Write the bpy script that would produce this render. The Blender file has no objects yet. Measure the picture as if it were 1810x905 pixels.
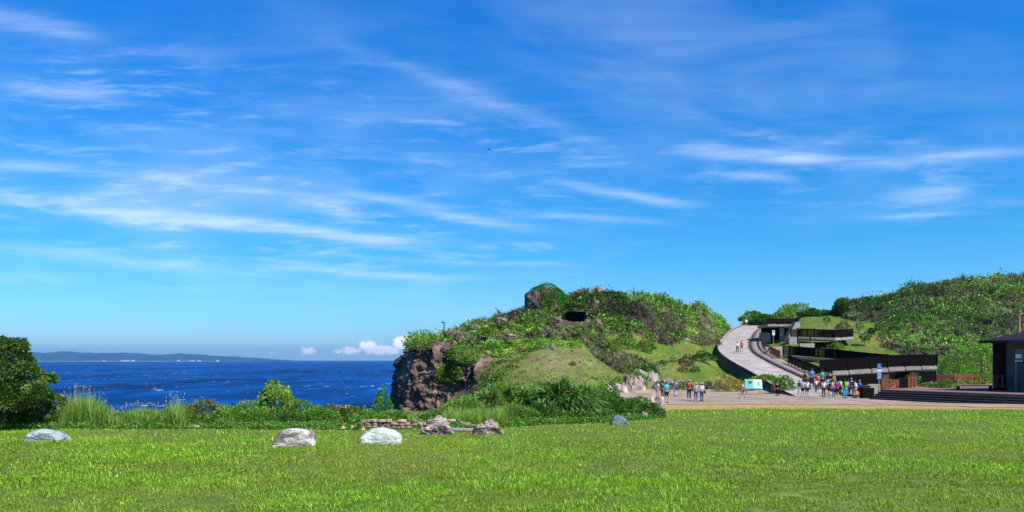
import bpy, bmesh, math, random
import numpy as np
from mathutils import Vector, Matrix
random.seed(7)
RNG = np.random.default_rng(7)
sc = bpy.context.scene
C = sc.collection
R = math.radians

# ------------------------------------------------------------------ camera
F = 1450.0                      # focal length in photo pixels (photo 1810 x 905, horizon row 636)
cam_d = bpy.data.cameras.new('camera'); cam = bpy.data.objects.new('camera', cam_d); C.objects.link(cam)
cam_d.sensor_width = 36.0; cam_d.lens = 36.0 * F / 1810.0
cam_d.shift_y = (636 - 452.5) / 1810.0
cam_d.clip_start = 0.1; cam_d.clip_end = 200000
cam.location = (0, 0, 0); cam.rotation_euler = (R(90), 0, 0)
sc.camera = cam
# ------------------------------------------------------------------ exposure
sc.view_settings.view_transform = 'Standard'; sc.view_settings.look = 'None'
sc.view_settings.gamma = 1.0; sc.view_settings.exposure = 0.55
sc.render.engine = 'CYCLES'
sc.cycles.max_bounces = 5; sc.cycles.diffuse_bounces = 2; sc.cycles.transparent_max_bounces = 6
sc.cycles.volume_bounces = 0
# ------------------------------------------------------------------ sun
AZ, EL = R(130), R(48)          # azimuth clockwise from +Y (the view direction), elevation
sdir = Vector((math.sin(AZ) * math.cos(EL), math.cos(AZ) * math.cos(EL), math.sin(EL)))
sun_d = bpy.data.lights.new('sun', 'SUN'); sun_d.energy = 4.6; sun_d.angle = R(0.5); sun_d.color = (1.0, 0.95, 0.86)
sun = bpy.data.objects.new('sun', sun_d); C.objects.link(sun)
sun.rotation_euler = (-sdir).to_track_quat('-Z', 'Y').to_euler()

# ------------------------------------------------------------------ node helper
class N:
    def __init__(s, tree): s.t = tree; s.n = tree.nodes; s.l = tree.links
    def new(s, typ, **kw):
        n = s.n.new(typ)
        for k, v in kw.items(): setattr(n, k, v)
        return n
    def put(s, sock, v):
        if isinstance(v, bpy.types.NodeSocket): s.l.new(v, sock)
        elif v is not None: sock.default_value = v
    def m(s, op, a, b=None, c=None, clamp=False):
        n = s.new('ShaderNodeMath', operation=op); n.use_clamp = clamp
        s.put(n.inputs[0], a)
        if b is not None: s.put(n.inputs[1], b)
        if c is not None: s.put(n.inputs[2], c)
        return n.outputs[0]
    def xyz(s, x, y, z):
        n = s.new('ShaderNodeCombineXYZ'); s.put(n.inputs[0], x); s.put(n.inputs[1], y); s.put(n.inputs[2], z); return n.outputs[0]
    def mix(s, f, a, b, mode='MIX'):
        n = s.new('ShaderNodeMix', data_type='RGBA', blend_type=mode)
        s.put(n.inputs['Factor'], f); s.put(n.inputs[6], a); s.put(n.inputs[7], b); return n.outputs[2]
    def noise(s, vec, scale, detail=4, rough=.55, dist=0.0):
        n = s.new('ShaderNodeTexNoise'); s.put(n.inputs['Vector'], vec); n.inputs['Scale'].default_value = scale
        n.inputs['Detail'].default_value = detail; n.inputs['Roughness'].default_value = rough; n.inputs['Distortion'].default_value = dist
        return n.outputs['Fac']
    def step(s, v, a, b):
        n = s.new('ShaderNodeMapRange', interpolation_type='SMOOTHSTEP')
        s.put(n.inputs[0], v); n.inputs[1].default_value = a; n.inputs[2].default_value = b; return n.outputs[0]
    def mapping(s, vec, scale=(1, 1, 1), rot=(0, 0, 0), loc=(0, 0, 0)):
        n = s.new('ShaderNodeMapping'); s.put(n.inputs[0], vec); n.inputs['Scale'].default_value = scale
        n.inputs['Rotation'].default_value = rot; n.inputs['Location'].default_value = loc; return n.outputs[0]

# ------------------------------------------------------------------ world: sky and high cirrus
w = bpy.data.worlds.new('World'); sc.world = w; w.use_nodes = True
T = N(w.node_tree); T.n.clear()
sky = T.new('ShaderNodeTexSky', sky_type='NISHITA'); sky.sun_disc = False
sky.sun_elevation = EL; sky.sun_rotation = AZ; sky.air_density = 1.0; sky.dust_density = 0.25; sky.ozone_density = 3.0; sky.altitude = 0
hsv = T.new('ShaderNodeHueSaturation'); T.l.new(sky.outputs[0], hsv.inputs['Color'])
hsv.inputs['Saturation'].default_value = 1.22; hsv.inputs['Hue'].default_value = 0.5; hsv.inputs['Value'].default_value = 1.0
tc = T.new('ShaderNodeTexCoord'); sep = T.new('ShaderNodeSeparateXYZ'); T.l.new(tc.outputs['Generated'], sep.inputs[0])
dx, dy, dz = sep.outputs
dyc = T.m('MAXIMUM', dy, 0.05)
U = T.m('DIVIDE', dx, dyc); V = T.m('DIVIDE', dz, dyc)          # tangents of azimuth and height: directions, not a camera
PX = T.m('MULTIPLY_ADD', U, F, 905.0); PY = T.m('MULTIPLY_ADD', V, -F, 636.0)
uv = T.xyz(T.m('MULTIPLY', PX, .01), T.m('MULTIPLY', PY, .01), 0.0)
wn = T.new('ShaderNodeTexNoise'); T.put(wn.inputs['Vector'], T.mapping(uv, (.35, .8, 1))); wn.inputs['Scale'].default_value = 1.0; wn.inputs['Detail'].default_value = 3
ws = T.new('ShaderNodeSeparateXYZ'); T.l.new(wn.outputs['Color'], ws.inputs[0])
PYw = T.m('ADD', PY, T.m('MULTIPLY', T.m('SUBTRACT', ws.outputs[0], .5), 34.0))
PXw = T.m('ADD', PX, T.m('MULTIPLY', T.m('SUBTRACT', ws.outputs[1], .5), 120.0))
fil = T.noise(T.mapping(uv, (.55, 5.5, 1), (0, 0, R(-7))), 1.0, 6, .62, 0.6)
fil = T.step(fil, .30, .68)
fil2 = T.noise(T.mapping(uv, (.28, .95, 1), (0, 0, R(-10))), 1.0, 5, .5, 0.6)
def streak(x0, y0, x1, y1, wd, k):
    cx, cy = (x0 + x1) / 2, (y0 + y1) / 2; L = math.hypot(x1 - x0, y1 - y0) / 2; a = math.atan2(y1 - y0, x1 - x0)
    ca, sa = math.cos(a), math.sin(a)
    X = T.m('SUBTRACT', PXw, cx); Y = T.m('SUBTRACT', PYw, cy)
    s = T.m('ADD', T.m('MULTIPLY', X, ca / L), T.m('MULTIPLY', Y, sa / L))
    t = T.m('ADD', T.m('MULTIPLY', X, -sa / wd), T.m('MULTIPLY', Y, ca / wd))
    s2 = T.m('POWER', T.m('ABSOLUTE', s), 3.0); t2 = T.m('MULTIPLY', t, t)
    g = T.m('EXPONENT', T.m('MULTIPLY', T.m('ADD', s2, t2), -1.0))
    return T.m('MULTIPLY', g, k)
ST = [(-60, 335, 420, 398, 14, .75), (330, 392, 770, 424, 10, .95), (0, 150, 230, 176, 14, .5), (-40, 432, 450, 482, 10, .5),
      (500, 474, 870, 490, 7, .5), (620, 340, 930, 404, 9, .6), (-40, 20, 170, 62, 18, .5), (600, 75, 1100, 275, 16, .24),
      (1000, 326, 1230, 360, 9, .6), (930, 383, 1150, 392, 6, .45), (1250, 266, 1520, 287, 11, .9), (1530, 292, 1830, 266, 12, .55),
      (1570, 347, 1720, 340, 14, .6), (1530, 382, 1710, 376, 6, .45), (1280, 305, 1400, 322, 9, .5), (590, 445, 800, 456, 6, .4),
      (-60, 286, 190, 302, 12, .4), (180, 298, 440, 330, 20, .35), (-40, 495, 100, 492, 6, .4), (520, 350, 620, 380, 16, .35),
      (800, 462, 1000, 470, 5, .3), (240, 508, 400, 512, 4, .25)]
acc = None
for q in ST:
    g = streak(*q); acc = g if acc is None else T.m('ADD', acc, g)
cir = T.m('MULTIPLY', acc, T.m('MULTIPLY_ADD', fil, .62, .38))
# thin veils: broad soft ones
veil = T.step(fil2, .36, .80)
vmask = T.m('ADD', streak(-100, 330, 900, 430, 140, 1.0), T.m('ADD', streak(900, 60, 1810, 240, 170, .75), streak(-100, 120, 900, 160, 120, .55)))
cir = T.m('ADD', cir, T.m('MULTIPLY', T.m('MULTIPLY', veil, vmask), .42))
cir = T.m('ADD', cir, T.m('MULTIPLY', T.m('MULTIPLY', fil, vmask), .07))
wv = T.new('ShaderNodeVectorMath', operation='MULTIPLY_ADD'); T.l.new(wn.outputs['Color'], wv.inputs[0]); wv.inputs[1].default_value = (1.3, .35, 0); T.l.new(uv, wv.inputs[2])
wsp = T.noise(T.mapping(wv.outputs[0], (.7, 4.6, 1), (0, 0, R(-9))), 1.0, 8, .64, .15); wsp = T.step(wsp, .47, .80)
wmask = T.m('ADD', T.m('ADD', streak(-150, 330, 980, 440, 120, .95), streak(-100, 120, 500, 190, 70, .6)), T.m('ADD', streak(1180, 275, 1850, 320, 75, .55), streak(600, 150, 1150, 330, 70, .5)))
cir = T.m('ADD', cir, T.m('MULTIPLY', T.m('MULTIPLY', wsp, wmask), .9))
cir = T.m('MULTIPLY', T.m('MINIMUM', cir, 1.0), T.step(dy, .0, .15))
# small cumulus low over the sea
pn = T.noise(T.mapping(uv, (9, 12, 1)), 1.0, 6, .65)
def puff(x, y, rx, ry, k=1.0):
    X = T.m('DIVIDE', T.m('SUBTRACT', PX, x), rx); Y = T.m('DIVIDE', T.m('SUBTRACT', PY, y), ry)
    return T.m('MULTIPLY', T.m('EXPONENT', T.m('MULTIPLY', T.m('ADD', T.m('MULTIPLY', X, X), T.m('MULTIPLY', Y, Y)), -1.0)), k)
pf = None
for q in [(545, 621, 22, 10, .9), (598, 621, 14, 7, .8), (618, 620, 22, 10, 1.0), (650, 613, 17, 13, 1.2), (672, 619, 28, 11, 1.15), (692, 620, 20, 10, 1.1), (708, 607, 17, 14, 1.25), (478, 624, 14, 5, .6)]:
    g = puff(*q); pf = g if pf is None else T.m('MAXIMUM', pf, g)
pf = T.step(T.m('ADD', pf, T.m('MULTIPLY', T.m('SUBTRACT', pn, .5), 1.7)), .34, .95)
pf = T.m('MULTIPLY', pf, T.step(PY, 633.0, 622.0))
rmp = T.new('ShaderNodeValToRGB'); T.l.new(dz, rmp.inputs[0]); rmp.color_ramp.elements[0].position = 0.0; rmp.color_ramp.elements[0].color = (.31, .48, .72, 1)
rmp.color_ramp.elements[1].position = .42; rmp.color_ramp.elements[1].color = (.05, .465, .80, 1)
for p_, c_ in ((.04, (.25, .46, .68, 1)), (.13, (.125, .445, .65, 1))): el_ = rmp.color_ramp.elements.new(p_); el_.color = c_
sk2 = T.mix(1.0, hsv.outputs[0], rmp.outputs[0], 'MULTIPLY'); skyc = T.mix(1.0, sk2, (2.0, 2.0, 2.0, 1), 'MULTIPLY')
c1 = T.mix(T.m('MULTIPLY', cir, .62), skyc, (7.2, 8.6, 10.4, 1))
c2 = T.mix(T.m('MULTIPLY', pf, .97), c1, (14.0, 12.6, 12.0, 1))
bg = T.new('ShaderNodeBackground'); T.l.new(c2, bg.inputs['Color']); bg.inputs['Strength'].default_value = 0.085
ow = T.new('ShaderNodeOutputWorld'); T.l.new(bg.outputs[0], ow.inputs['Surface'])

# ------------------------------------------------------------------ numpy noise
def _h(ix, iy, iz):
    h = (ix * 73856093) ^ (iy * 19349663) ^ (iz * 83492791); h &= 0xffffffff
    h = ((h ^ (h >> 15)) * 2246822519) & 0xffffffff; h = ((h ^ (h >> 13)) * 3266489917) & 0xffffffff
    return ((h ^ (h >> 16)) & 0xffffff) / float(0xffffff)
def vnoise(p):
    p = np.asarray(p, float); i = np.floor(p).astype(np.int64); f = p - i; f = f * f * (3 - 2 * f)
    x, y, z = np.moveaxis(i, -1, 0); fx, fy, fz = np.moveaxis(f, -1, 0); r = 0
    for a in (0, 1):
        for b in (0, 1):
            for c in (0, 1):
                r = r + _h(x + a, y + b, z + c) * (fx if a else 1 - fx) * (fy if b else 1 - fy) * (fz if c else 1 - fz)
    return r * 2 - 1
def fbm(p, o=4, g=.5):
    p = np.asarray(p, float); r = 0; a = 1.0
    for k in range(o): r = r + a * vnoise(p + 17.3 * k); p = p * 2.03; a *= g
    return r
def n2(x, y, s, o=3): return fbm(np.stack([x / s, y / s, np.zeros_like(x)], -1), o)

# ------------------------------------------------------------------ object helpers
def tag(o, label=None, cat=None, group=None, kind=None):
    if label: o['label'] = label
    if cat: o['category'] = cat
    if group: o['group'] = group
    if kind: o['kind'] = kind
    return o
def empty(name, loc=(0, 0, 0), rz=0.0):
    o = bpy.data.objects.new(name, None); C.objects.link(o); o.location = loc; o.rotation_euler = (0, 0, rz); o.empty_display_size = .3; return o
def link(name, me, mat=None, parent=None, smooth=False):
    o = bpy.data.objects.new(name, me); C.objects.link(o)
    if mat is not None and not me.materials: me.materials.append(mat)
    if parent: o.parent = parent
    if smooth: me.polygons.foreach_set('use_smooth', np.ones(len(me.polygons), bool))
    return o
def mesh_np(name, V, Fq, col=None, smooth=False):
    """V (n,3); Fq (m,k) faces; col (n,3) linear colours"""
    me = bpy.data.meshes.new(name); V = np.ascontiguousarray(V, np.float32); Fq = np.ascontiguousarray(Fq, np.int32); k = Fq.shape[1]; m = len(Fq)
    me.vertices.add(len(V)); me.vertices.foreach_set('co', V.ravel())
    me.loops.add(m * k); me.loops.foreach_set('vertex_index', Fq.ravel())
    me.polygons.add(m); me.polygons.foreach_set('loop_start', np.arange(0, m * k, k, dtype=np.int32))
    if col is not None:
        a = me.color_attributes.new('col', 'FLOAT_COLOR', 'POINT'); c4 = np.ones((len(V), 4), np.float32); c4[:, :3] = col; a.data.foreach_set('color', c4.ravel())
    if smooth: me.polygons.foreach_set('use_smooth', np.ones(m, bool))
    me.update(calc_edges=True); return me
class MB:
    """collects boxes, beams, tubes and prisms into one mesh"""
    def __init__(s): s.v = []; s.f = []
    def add(s, vs, fs):
        b = len(s.v); s.v += [tuple(v) for v in vs]; s.f += [tuple(b + i for i in f) for f in fs]; return s
    def box(s, x0, x1, y0, y1, z0, z1, M=None):
        vs = [Vector((x, y, z)) for z in (z0, z1) for (x, y) in ((x0, y0), (x1, y0), (x1, y1), (x0, y1))]
        if M is not None: vs = [M @ v for v in vs]
        return s.add(vs, [(3, 2, 1, 0), (4, 5, 6, 7), (0, 1, 5, 4), (1, 2, 6, 5), (2, 3, 7, 6), (3, 0, 4, 7)])
    def beam(s, a, b, wd, h, up=Vector((0, 0, 1))):
        a = Vector(a); b = Vector(b); d = (b - a).normalized()
        sd = d.cross(up)
        if sd.length < 1e-4: sd = Vector((1, 0, 0))
        sd = sd.normalized() * wd / 2; u = sd.cross(d).normalized() * h / 2
        vs = [p + q for p in (a, b) for q in (-sd - u, sd - u, sd + u, -sd + u)]
        return s.add(vs, [(0, 1, 2, 3), (7, 6, 5, 4), (0, 4, 5, 1), (1, 5, 6, 2), (2, 6, 7, 3), (3, 7, 4, 0)])
    def tube(s, pts, rad, n=8):
        pts = [Vector(p) for p in pts]; rad = rad if isinstance(rad, (list, tuple)) else [rad] * len(pts); rings = []
        for i, p in enumerate(pts):
            d = (pts[min(i + 1, len(pts) - 1)] - pts[max(i - 1, 0)]).normalized()
            a = d.cross(Vector((.31, .17, .93)) if abs(d.z) < .9 else Vector((1, .1, 0))).normalized(); b = d.cross(a)
            rings.append([p + (a * math.cos(2 * math.pi * k / n) + b * math.sin(2 * math.pi * k / n)) * rad[i] for k in range(n)])
        vs = [v for r in rings for v in r]; fs = []
        for i in range(len(pts) - 1):
            for k in range(n): fs.append((i * n + k, i * n + (k + 1) % n, (i + 1) * n + (k + 1) % n, (i + 1) * n + k))
        fs.append(tuple(range(n - 1, -1, -1))); fs.append(tuple((len(pts) - 1) * n + k for k in range(n)))
        return s.add(vs, fs)
    def ball(s, c, r, n=8, m=6):
        c = Vector(c); r = r if isinstance(r, (tuple, list)) else (r, r, r); vs = []; fs = []
        for i in range(m + 1):
            th = math.pi * i / m
            for k in range(n):
                ph = 2 * math.pi * k / n
                vs.append(c + Vector((r[0] * math.sin(th) * math.cos(ph), r[1] * math.sin(th) * math.sin(ph), r[2] * math.cos(th))))
        for i in range(m):
            for k in range(n): fs.append((i * n + k, (i + 1) * n + k, (i + 1) * n + (k + 1) % n, i * n + (k + 1) % n))
        return s.add(vs, fs)
    def build(s, name, mat, parent=None, bevel=0.0, smooth=False):
        me = bpy.data.meshes.new(name); me.from_pydata(s.v, [], s.f)
        bm = bmesh.new(); bm.from_mesh(me); bmesh.ops.remove_doubles(bm, verts=bm.verts, dist=1e-5)
        if bevel: bmesh.ops.bevel(bm, geom=list(bm.edges), offset=bevel, segments=1, affect='EDGES')
        bmesh.ops.recalc_face_normals(bm, faces=bm.faces); bm.to_mesh(me); bm.free()
        return link(name, me, mat, parent, smooth)

# ------------------------------------------------------------------ materials
def mat(name, base, rough=.8, spec=.3, var=.25, scale=3.0, bump=.0, bscale=12.0, streakz=None, tint=None, metal=0.0):
    """principled with two scales of noise variation and optional bump"""
    m = bpy.data.materials.new(name); m.use_nodes = True; t = N(m.node_tree); t.n.clear()
    tcn = t.new('ShaderNodeTexCoord'); vec = tcn.outputs['Object']
    if streakz: vec2 = t.mapping(vec, streakz)
    else: vec2 = vec
    a = t.noise(vec2, scale, 5, .6); b = t.noise(vec2, scale * 6, 3, .6)
    f = t.m('ADD', t.m('MULTIPLY', a, .65), t.m('MULTIPLY', b, .35)); f = t.step(f, .3, .7)
    lo = tuple(c * (1 - var) for c in base) + (1,); hi = tuple(min(1, c * (1 + var)) for c in base) + (1,)
    if tint: lo = tuple(tint) + (1,)
    col = t.mix(f, lo, hi)
    p = t.new('ShaderNodeBsdfPrincipled'); t.put(p.inputs['Base Color'], col); p.inputs['Roughness'].default_value = rough
    p.inputs['Specular IOR Level'].default_value = spec; p.inputs['Metallic'].default_value = metal
    if bump:
        bn = t.new('ShaderNodeBump'); bn.inputs['Strength'].default_value = bump; bn.inputs['Distance'].default_value = .05
        t.put(bn.inputs['Height'], t.noise(vec2, bscale, 5, .65)); t.l.new(bn.outputs[0], p.inputs['Normal'])
    o = t.new('ShaderNodeOutputMaterial'); t.l.new(p.outputs[0], o.inputs['Surface']); return m
def vmat(name, rough=.6, trans=.0, var=.0, scale=6, bump=0, bscale=8, spec=.25):
    """reads the object's own colour attribute 'col'"""
    m = bpy.data.materials.new(name); m.use_nodes = True; t = N(m.node_tree); t.n.clear()
    at = t.new('ShaderNodeAttribute'); at.attribute_name = 'col'; col = at.outputs['Color']
    tcn = t.new('ShaderNodeTexCoord'); vec = tcn.outputs['Object']
    if var:
        f = t.noise(vec, scale, 6, .65); k = t.m('MULTIPLY_ADD', t.step(f, .25, .75), 2 * var, 1 - var)
        col = t.mix(1.0, col, t.xyz(k, k, k), 'MULTIPLY')
    p = t.new('ShaderNodeBsdfPrincipled'); t.put(p.inputs['Base Color'], col); p.inputs['Roughness'].default_value = rough
    p.inputs['Specular IOR Level'].default_value = spec
    if bump:
        bn = t.new('ShaderNodeBump'); bn.inputs['Strength'].default_value = bump; bn.inputs['Distance'].default_value = .15
        t.put(bn.inputs['Height'], t.noise(vec, bscale, 6, .65)); t.l.new(bn.outputs[0], p.inputs['Normal'])
    o = t.new('ShaderNodeOutputMaterial')
    if trans:
        tr = t.new('ShaderNodeBsdfTranslucent'); c2 = t.mix(1.0, col, (1.3, 1.25, .55, 1), 'MULTIPLY'); t.put(tr.inputs['Color'], c2)
        mx = t.new('ShaderNodeMixShader'); mx.inputs[0].default_value = trans; t.l.new(p.outputs[0], mx.inputs[1]); t.l.new(tr.outputs[0], mx.inputs[2])
        t.l.new(mx.outputs[0], o.inputs['Surface'])
    else: t.l.new(p.outputs[0], o.inputs['Surface'])
    return m
LEAF = vmat('leaf', .5, .2, spec=.35)
GRASSM = vmat('grass_blade', .6, .3, spec=.2)
SOIL = vmat('soil', .95, 0, .35, 2.2, .5, 3.0, .1)
ROCKV = vmat('rock', .9, 0, .42, 1.1, .9, 3.2, .2)
M = dict(
    concrete=mat('weathered_concrete', (.33, .29, .25), .9, .2, .28, .8, .25, 9),
    concrete_dark=mat('shade_dark_concrete', (.07, .062, .058), .9, .2, .4, .7, .3, 9),  # shade of the parapet's outer wall put into the colour, with some mossy tone
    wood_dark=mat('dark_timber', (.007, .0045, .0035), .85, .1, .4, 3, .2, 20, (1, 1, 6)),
    wood_red=mat('red_brown_timber', (.26, .075, .035), .7, .25, .35, 3, .2, 20, (1, 1, 5)),
    rail_red=mat('maroon_railing_paint', (.085, .02, .02), .6, .3, .3, 4),
    plaster=mat('grey_plaster', (.085, .078, .072), .9, .2, .3, .6),
    roof=mat('dark_roof', (.016, .012, .014), .8, .2, .3, 1.5, .3, 10),
    blue_fascia=mat('blue_fascia', (.02, .025, .11), .6, .3, .2, 2),
    bark=mat('bark', (.14, .10, .07), .95, .1, .4, 5, .6, 14, (1, 1, .3)),
    stake=mat('pale_stake_wood', (.6, .52, .36), .85, .2, .2, 6),
    white=mat('white_paint', (.75, .75, .74), .5, .4, .08, 4),
    glass=mat('dark_glass', (.02, .025, .03), .15, .6, .2, 2),
    metal=mat('grey_metal', (.35, .36, .38), .45, .5, .15, 6, metal=.6),
    black=mat('black_plastic', (.012, .012, .014), .6, .3, .3, 5),
    binm=mat('slate_grey_plastic', (.045, .055, .065), .6, .3, .3, 3),
    sign_blue=mat('sign_blue', (.012, .09, .5), .5, .4, .1, 6),
    sign_green=mat('sign_green', (.02, .42, .22), .5, .4, .3, 2.5),
    sign_cyan=mat('sign_cyan', (.02, .38, .48), .5, .4, .2, 3),
    brass=mat('orange_tag', (.5, .2, .05), .6, .3, .2, 3),
    far_white=mat('far_white_wall', (.8, .8, .78), .8, .2, .06, .05),
    far_roof=mat('far_roof_tile', (.35, .2, .15), .8, .2, .1, .05),
    skin=mat('skin', (.42, .24, .16), .55, .35, .12, 8),
    hair=mat('black_hair', (.01, .008, .008), .5, .4, .3, 20),
)
CL = {}
def cloth(name, rgb):
    if name not in CL: CL[name] = mat(name + '_cloth', rgb, .85, .15, .18, 9, .2, 25)
    return CL[name]

# ------------------------------------------------------------------ terrain: height at (X, Y); camera at the origin, eye 1.6 m over the lawn
def G(Y): return np.where(Y < 62, -1.6 - .027 * np.maximum(Y, -40), -1.6 - .027 * 62)
def q(Y, py): return (Y, (636.0 - py) / F * Y)
Zp = float(G(np.array(70.)))
SEA = [(33, -2.55), (37, -3.6), (42, -8), (50, -16), (62, -24), (75, -30)]
COLS = {
 -900: SEA, 100: SEA, 560: SEA,
 640: [(33, -2.49), (40, -2.9), (44, -4.2), (50, -12), (60, -22), (75, -30)],
 690: [(33, -2.49), (44, -2.85), (48, -5.0), (60, -12), (80, -14), (95, -22), (120, -30)],
 704: [(44, -2.8), (48, -5), (60, -10), (84, -11), (92, -14), (110, -22), (140, -30)],
 732: [(44, -2.8), (50, -5.2), (70, -7), (86, -7.5), (89.5, 1.2), (92, 1.8), (100, 2.0), (112, 1.9), (124, -6), (150, -30)],
 800: [(44, -2.8), (52, -5.0), (74, -6.2), (85, -6.2), (88.5, .2), q(91.5, 616), q(97, 604), q(106, 598), (118, 2.0), (135, -10), (160, -30)],
 850: [(44, -2.8), (56, -4.2), (76, -4.6), q(83, 694), q(85.5, 655), q(90, 622), q(96, 606), q(103, 590), q(110, 582), (122, 3), (140, -6), (170, -30)],
 878: [(46, -2.8), (58, -3.6), q(70, 706), q(78, 680), q(85, 648), q(90, 622), q(97, 604), q(104, 586), q(112, 576), (127, 3.5), (145, -5), (175, -30)],
 915: [(48, -2.9), (60, -3.4), q(70, 700), q(80, 662), q(88, 630), q(97, 605), q(105, 580), q(113, 563), q(116, 561), (132, 4.5), (150, -4), (180, -30)],
 960: [(50, -2.95), (60, -3.3), q(70, 694), q(80, 652), q(88, 622), q(97, 602), q(103, 582), q(110, 562), q(117, 551), (132, 7), (150, -2), (185, -30)],
 1020: [(52, -3.0), (62, -3.3), q(70, 690), q(80, 655), q(88, 630), q(96, 612), q(103, 580), q(108, 556), q(116, 531), q(122, 528), (140, 8), (160, -2), (200, -30)],
 1080: [(54, -3.06), (66, Zp), q(74, 690), q(82, 672), q(90, 652), q(96, 628), q(103, 590), q(108, 566), q(116, 533), q(124, 527), (140, 8), (160, -2), (200, -30)],
 1120: [(62, Zp), (74, Zp), q(82, 685), q(88, 670), q(96, 645), q(103, 605), q(110, 570), q(117, 536), q(124, 530), (140, 8), (160, -2), (200, -30)],
 1180: [(62, Zp), (86, Zp), q(90, 680), q(98, 650), q(106, 620), q(112, 600), q(120, 562), q(128, 541), q(132, 540), (150, 6), (175, -10), (210, -30)],
 1240: [(62, Zp), (86, Zp), q(90, 682), q(98, 657), q(107, 628), q(114, 612), q(122, 590), q(130, 562), q(136, 549), (150, 6), (180, -10), (220, -30)],
 1285: [(62, Zp), (86, Zp), q(90, 684), q(98, 668), q(107, 650), q(116, 625), q(128, 595), q(138, 570), q(145, 560), (160, 6), (190, -10), (230, -30)],
 1320: [(62, Zp), (86, Zp), q(90, 684), q(96, 673), q(104, 655), q(116, 628), q(131, 603), q(150, 581), q(162, 575), (180, 3), (210, -12), (240, -30)],
 1380: [(62, Zp), (80, Zp), q(92, 668), q(102, 645), q(112, 615), q(122, 606), q(130, 600), q(150, 575), q(165, 570), (185, 4), (215, -12), (245, -30)],
 1440: [(62, Zp), (82, Zp), q(92, 680), q(94.6, 668), q(96, 649), q(104, 638), q(112, 625), q(120, 612), q(130, 588), q(148, 569), q(166, 561), (190, 5), (220, -12), (250, -30)],
 1500: [(62, Zp), (84, Zp), q(94, 680), q(98, 662), q(106, 645), q(114, 622), q(124, 603), q(140, 575), q(155, 560), q(168, 556), (195, 8), (225, -12), (255, -30)],
 1560: [(62, Zp), (86, Zp), q(94, 684), q(100, 665), q(110, 632), q(122, 610), q(138, 577), q(152, 552), q(168, 536), q(175, 534), (200, 8), (230, -12), (260, -30)],
 1620: [(62, Zp), (86, Zp), q(92, 682), q(100, 655), q(112, 628), q(126, 600), q(142, 562), q(158, 532), q(172, 515), q(180, 513), (205, 10), (235, -12), (262, -30)],
 1720: [(62, Zp), (84, Zp), q(92, 678), q(102, 652), q(115, 625), q(130, 592), q(148, 548), q(165, 518), q(178, 505), q(190, 502), (215, 10), (240, -12), (265, -30)],
 1810: [(62, Zp), (84, Zp), q(92, 680), q(102, 655), q(115, 625), q(130, 592), q(148, 548), q(165, 516), q(178, 499), q(190, 495), (215, 10), (240, -12), (265, -30)],
 2600: [(62, Zp), (84, Zp), q(92, 680), q(102, 655), q(115, 625), q(130, 592), q(148, 548), q(165, 516), q(178, 499), q(190, 495), (215, 10), (240, -12), (265, -30)],
}
YG = np.arange(-60, 320.1, .5); PXK = np.array(sorted(COLS)); TAB = []
for k in PXK:
    kn = sorted(COLS[k]); y0 = kn[0][0]
    ys = np.array([y0 - 1e-3] + [a for a, _ in kn]); zs = np.array([float(G(np.array(y0)))] + [b for _, b in kn])
    z = np.interp(YG, ys, zs); z = np.where(YG < y0, G(YG), z)
    kk = np.exp(-.5 * (np.arange(-4, 5) * .5 / .8) ** 2); kk /= kk.sum()
    z = np.where(YG < y0 + 1, z, np.convolve(np.pad(z, 4, 'edge'), kk, 'valid'))
    TAB.append(z)
TAB = np.array(TAB)
def topx(X, Y): return 905 + F * X / np.maximum(Y, 6.0)
def baseH(X, Y):
    px = np.clip(topx(X, Y), PXK[0], PXK[-1]); i = np.clip(np.searchsorted(PXK, px) - 1, 0, len(PXK) - 2); t = (px - PXK[i]) / (PXK[i + 1] - PXK[i])
    t = np.where(PXK[i] >= 732, t * t * (3 - 2 * t) * .5 + t * .5, t)
    fy = np.clip((Y - YG[0]) / .5, 0, len(YG) - 2.001); j = fy.astype(int); s = fy - j
    a = TAB[i, j] * (1 - s) + TAB[i, j + 1] * s; b = TAB[i + 1, j] * (1 - s) + TAB[i + 1, j + 1] * s
    return a * (1 - t) + b * t
ROADC = np.array([(27.3, 73.0, -3.25), (27.9, 79, -2.8), (28.6, 85, -2.3), (29.3, 92, -1.6), (29.6, 102, -.3), (31.2, 114, .95), (33.1, 122.5, 2.05), (35.8, 131, 3.2), (39.5, 141, 4.75), (43.5, 150, 5.95), (48.0, 160, 6.6), (54.0, 175, 5.6)])
def resample(P, n):
    P = np.asarray(P, float); m = len(P); out = []
    for u in np.linspace(0, m - 1.0001, n):
        i = int(u); t = u - i; p0 = P[max(i - 1, 0)]; p1 = P[i]; p2 = P[i + 1]; p3 = P[min(i + 2, m - 1)]
        out.append(.5 * ((2 * p1) + (-p0 + p2) * t + (2 * p0 - 5 * p1 + 4 * p2 - p3) * t * t + (-p0 + 3 * p1 - 3 * p2 + p3) * t ** 3))
    return np.array(out)
RC = resample(ROADC, 160)
RT = np.gradient(RC, axis=0); RT[:, 2] = 0; RT /= np.linalg.norm(RT, axis=1)[:, None]; RN = np.stack([RT[:, 1], -RT[:, 0], 0 * RT[:, 0]], -1)   # RN points to the right of travel
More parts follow.
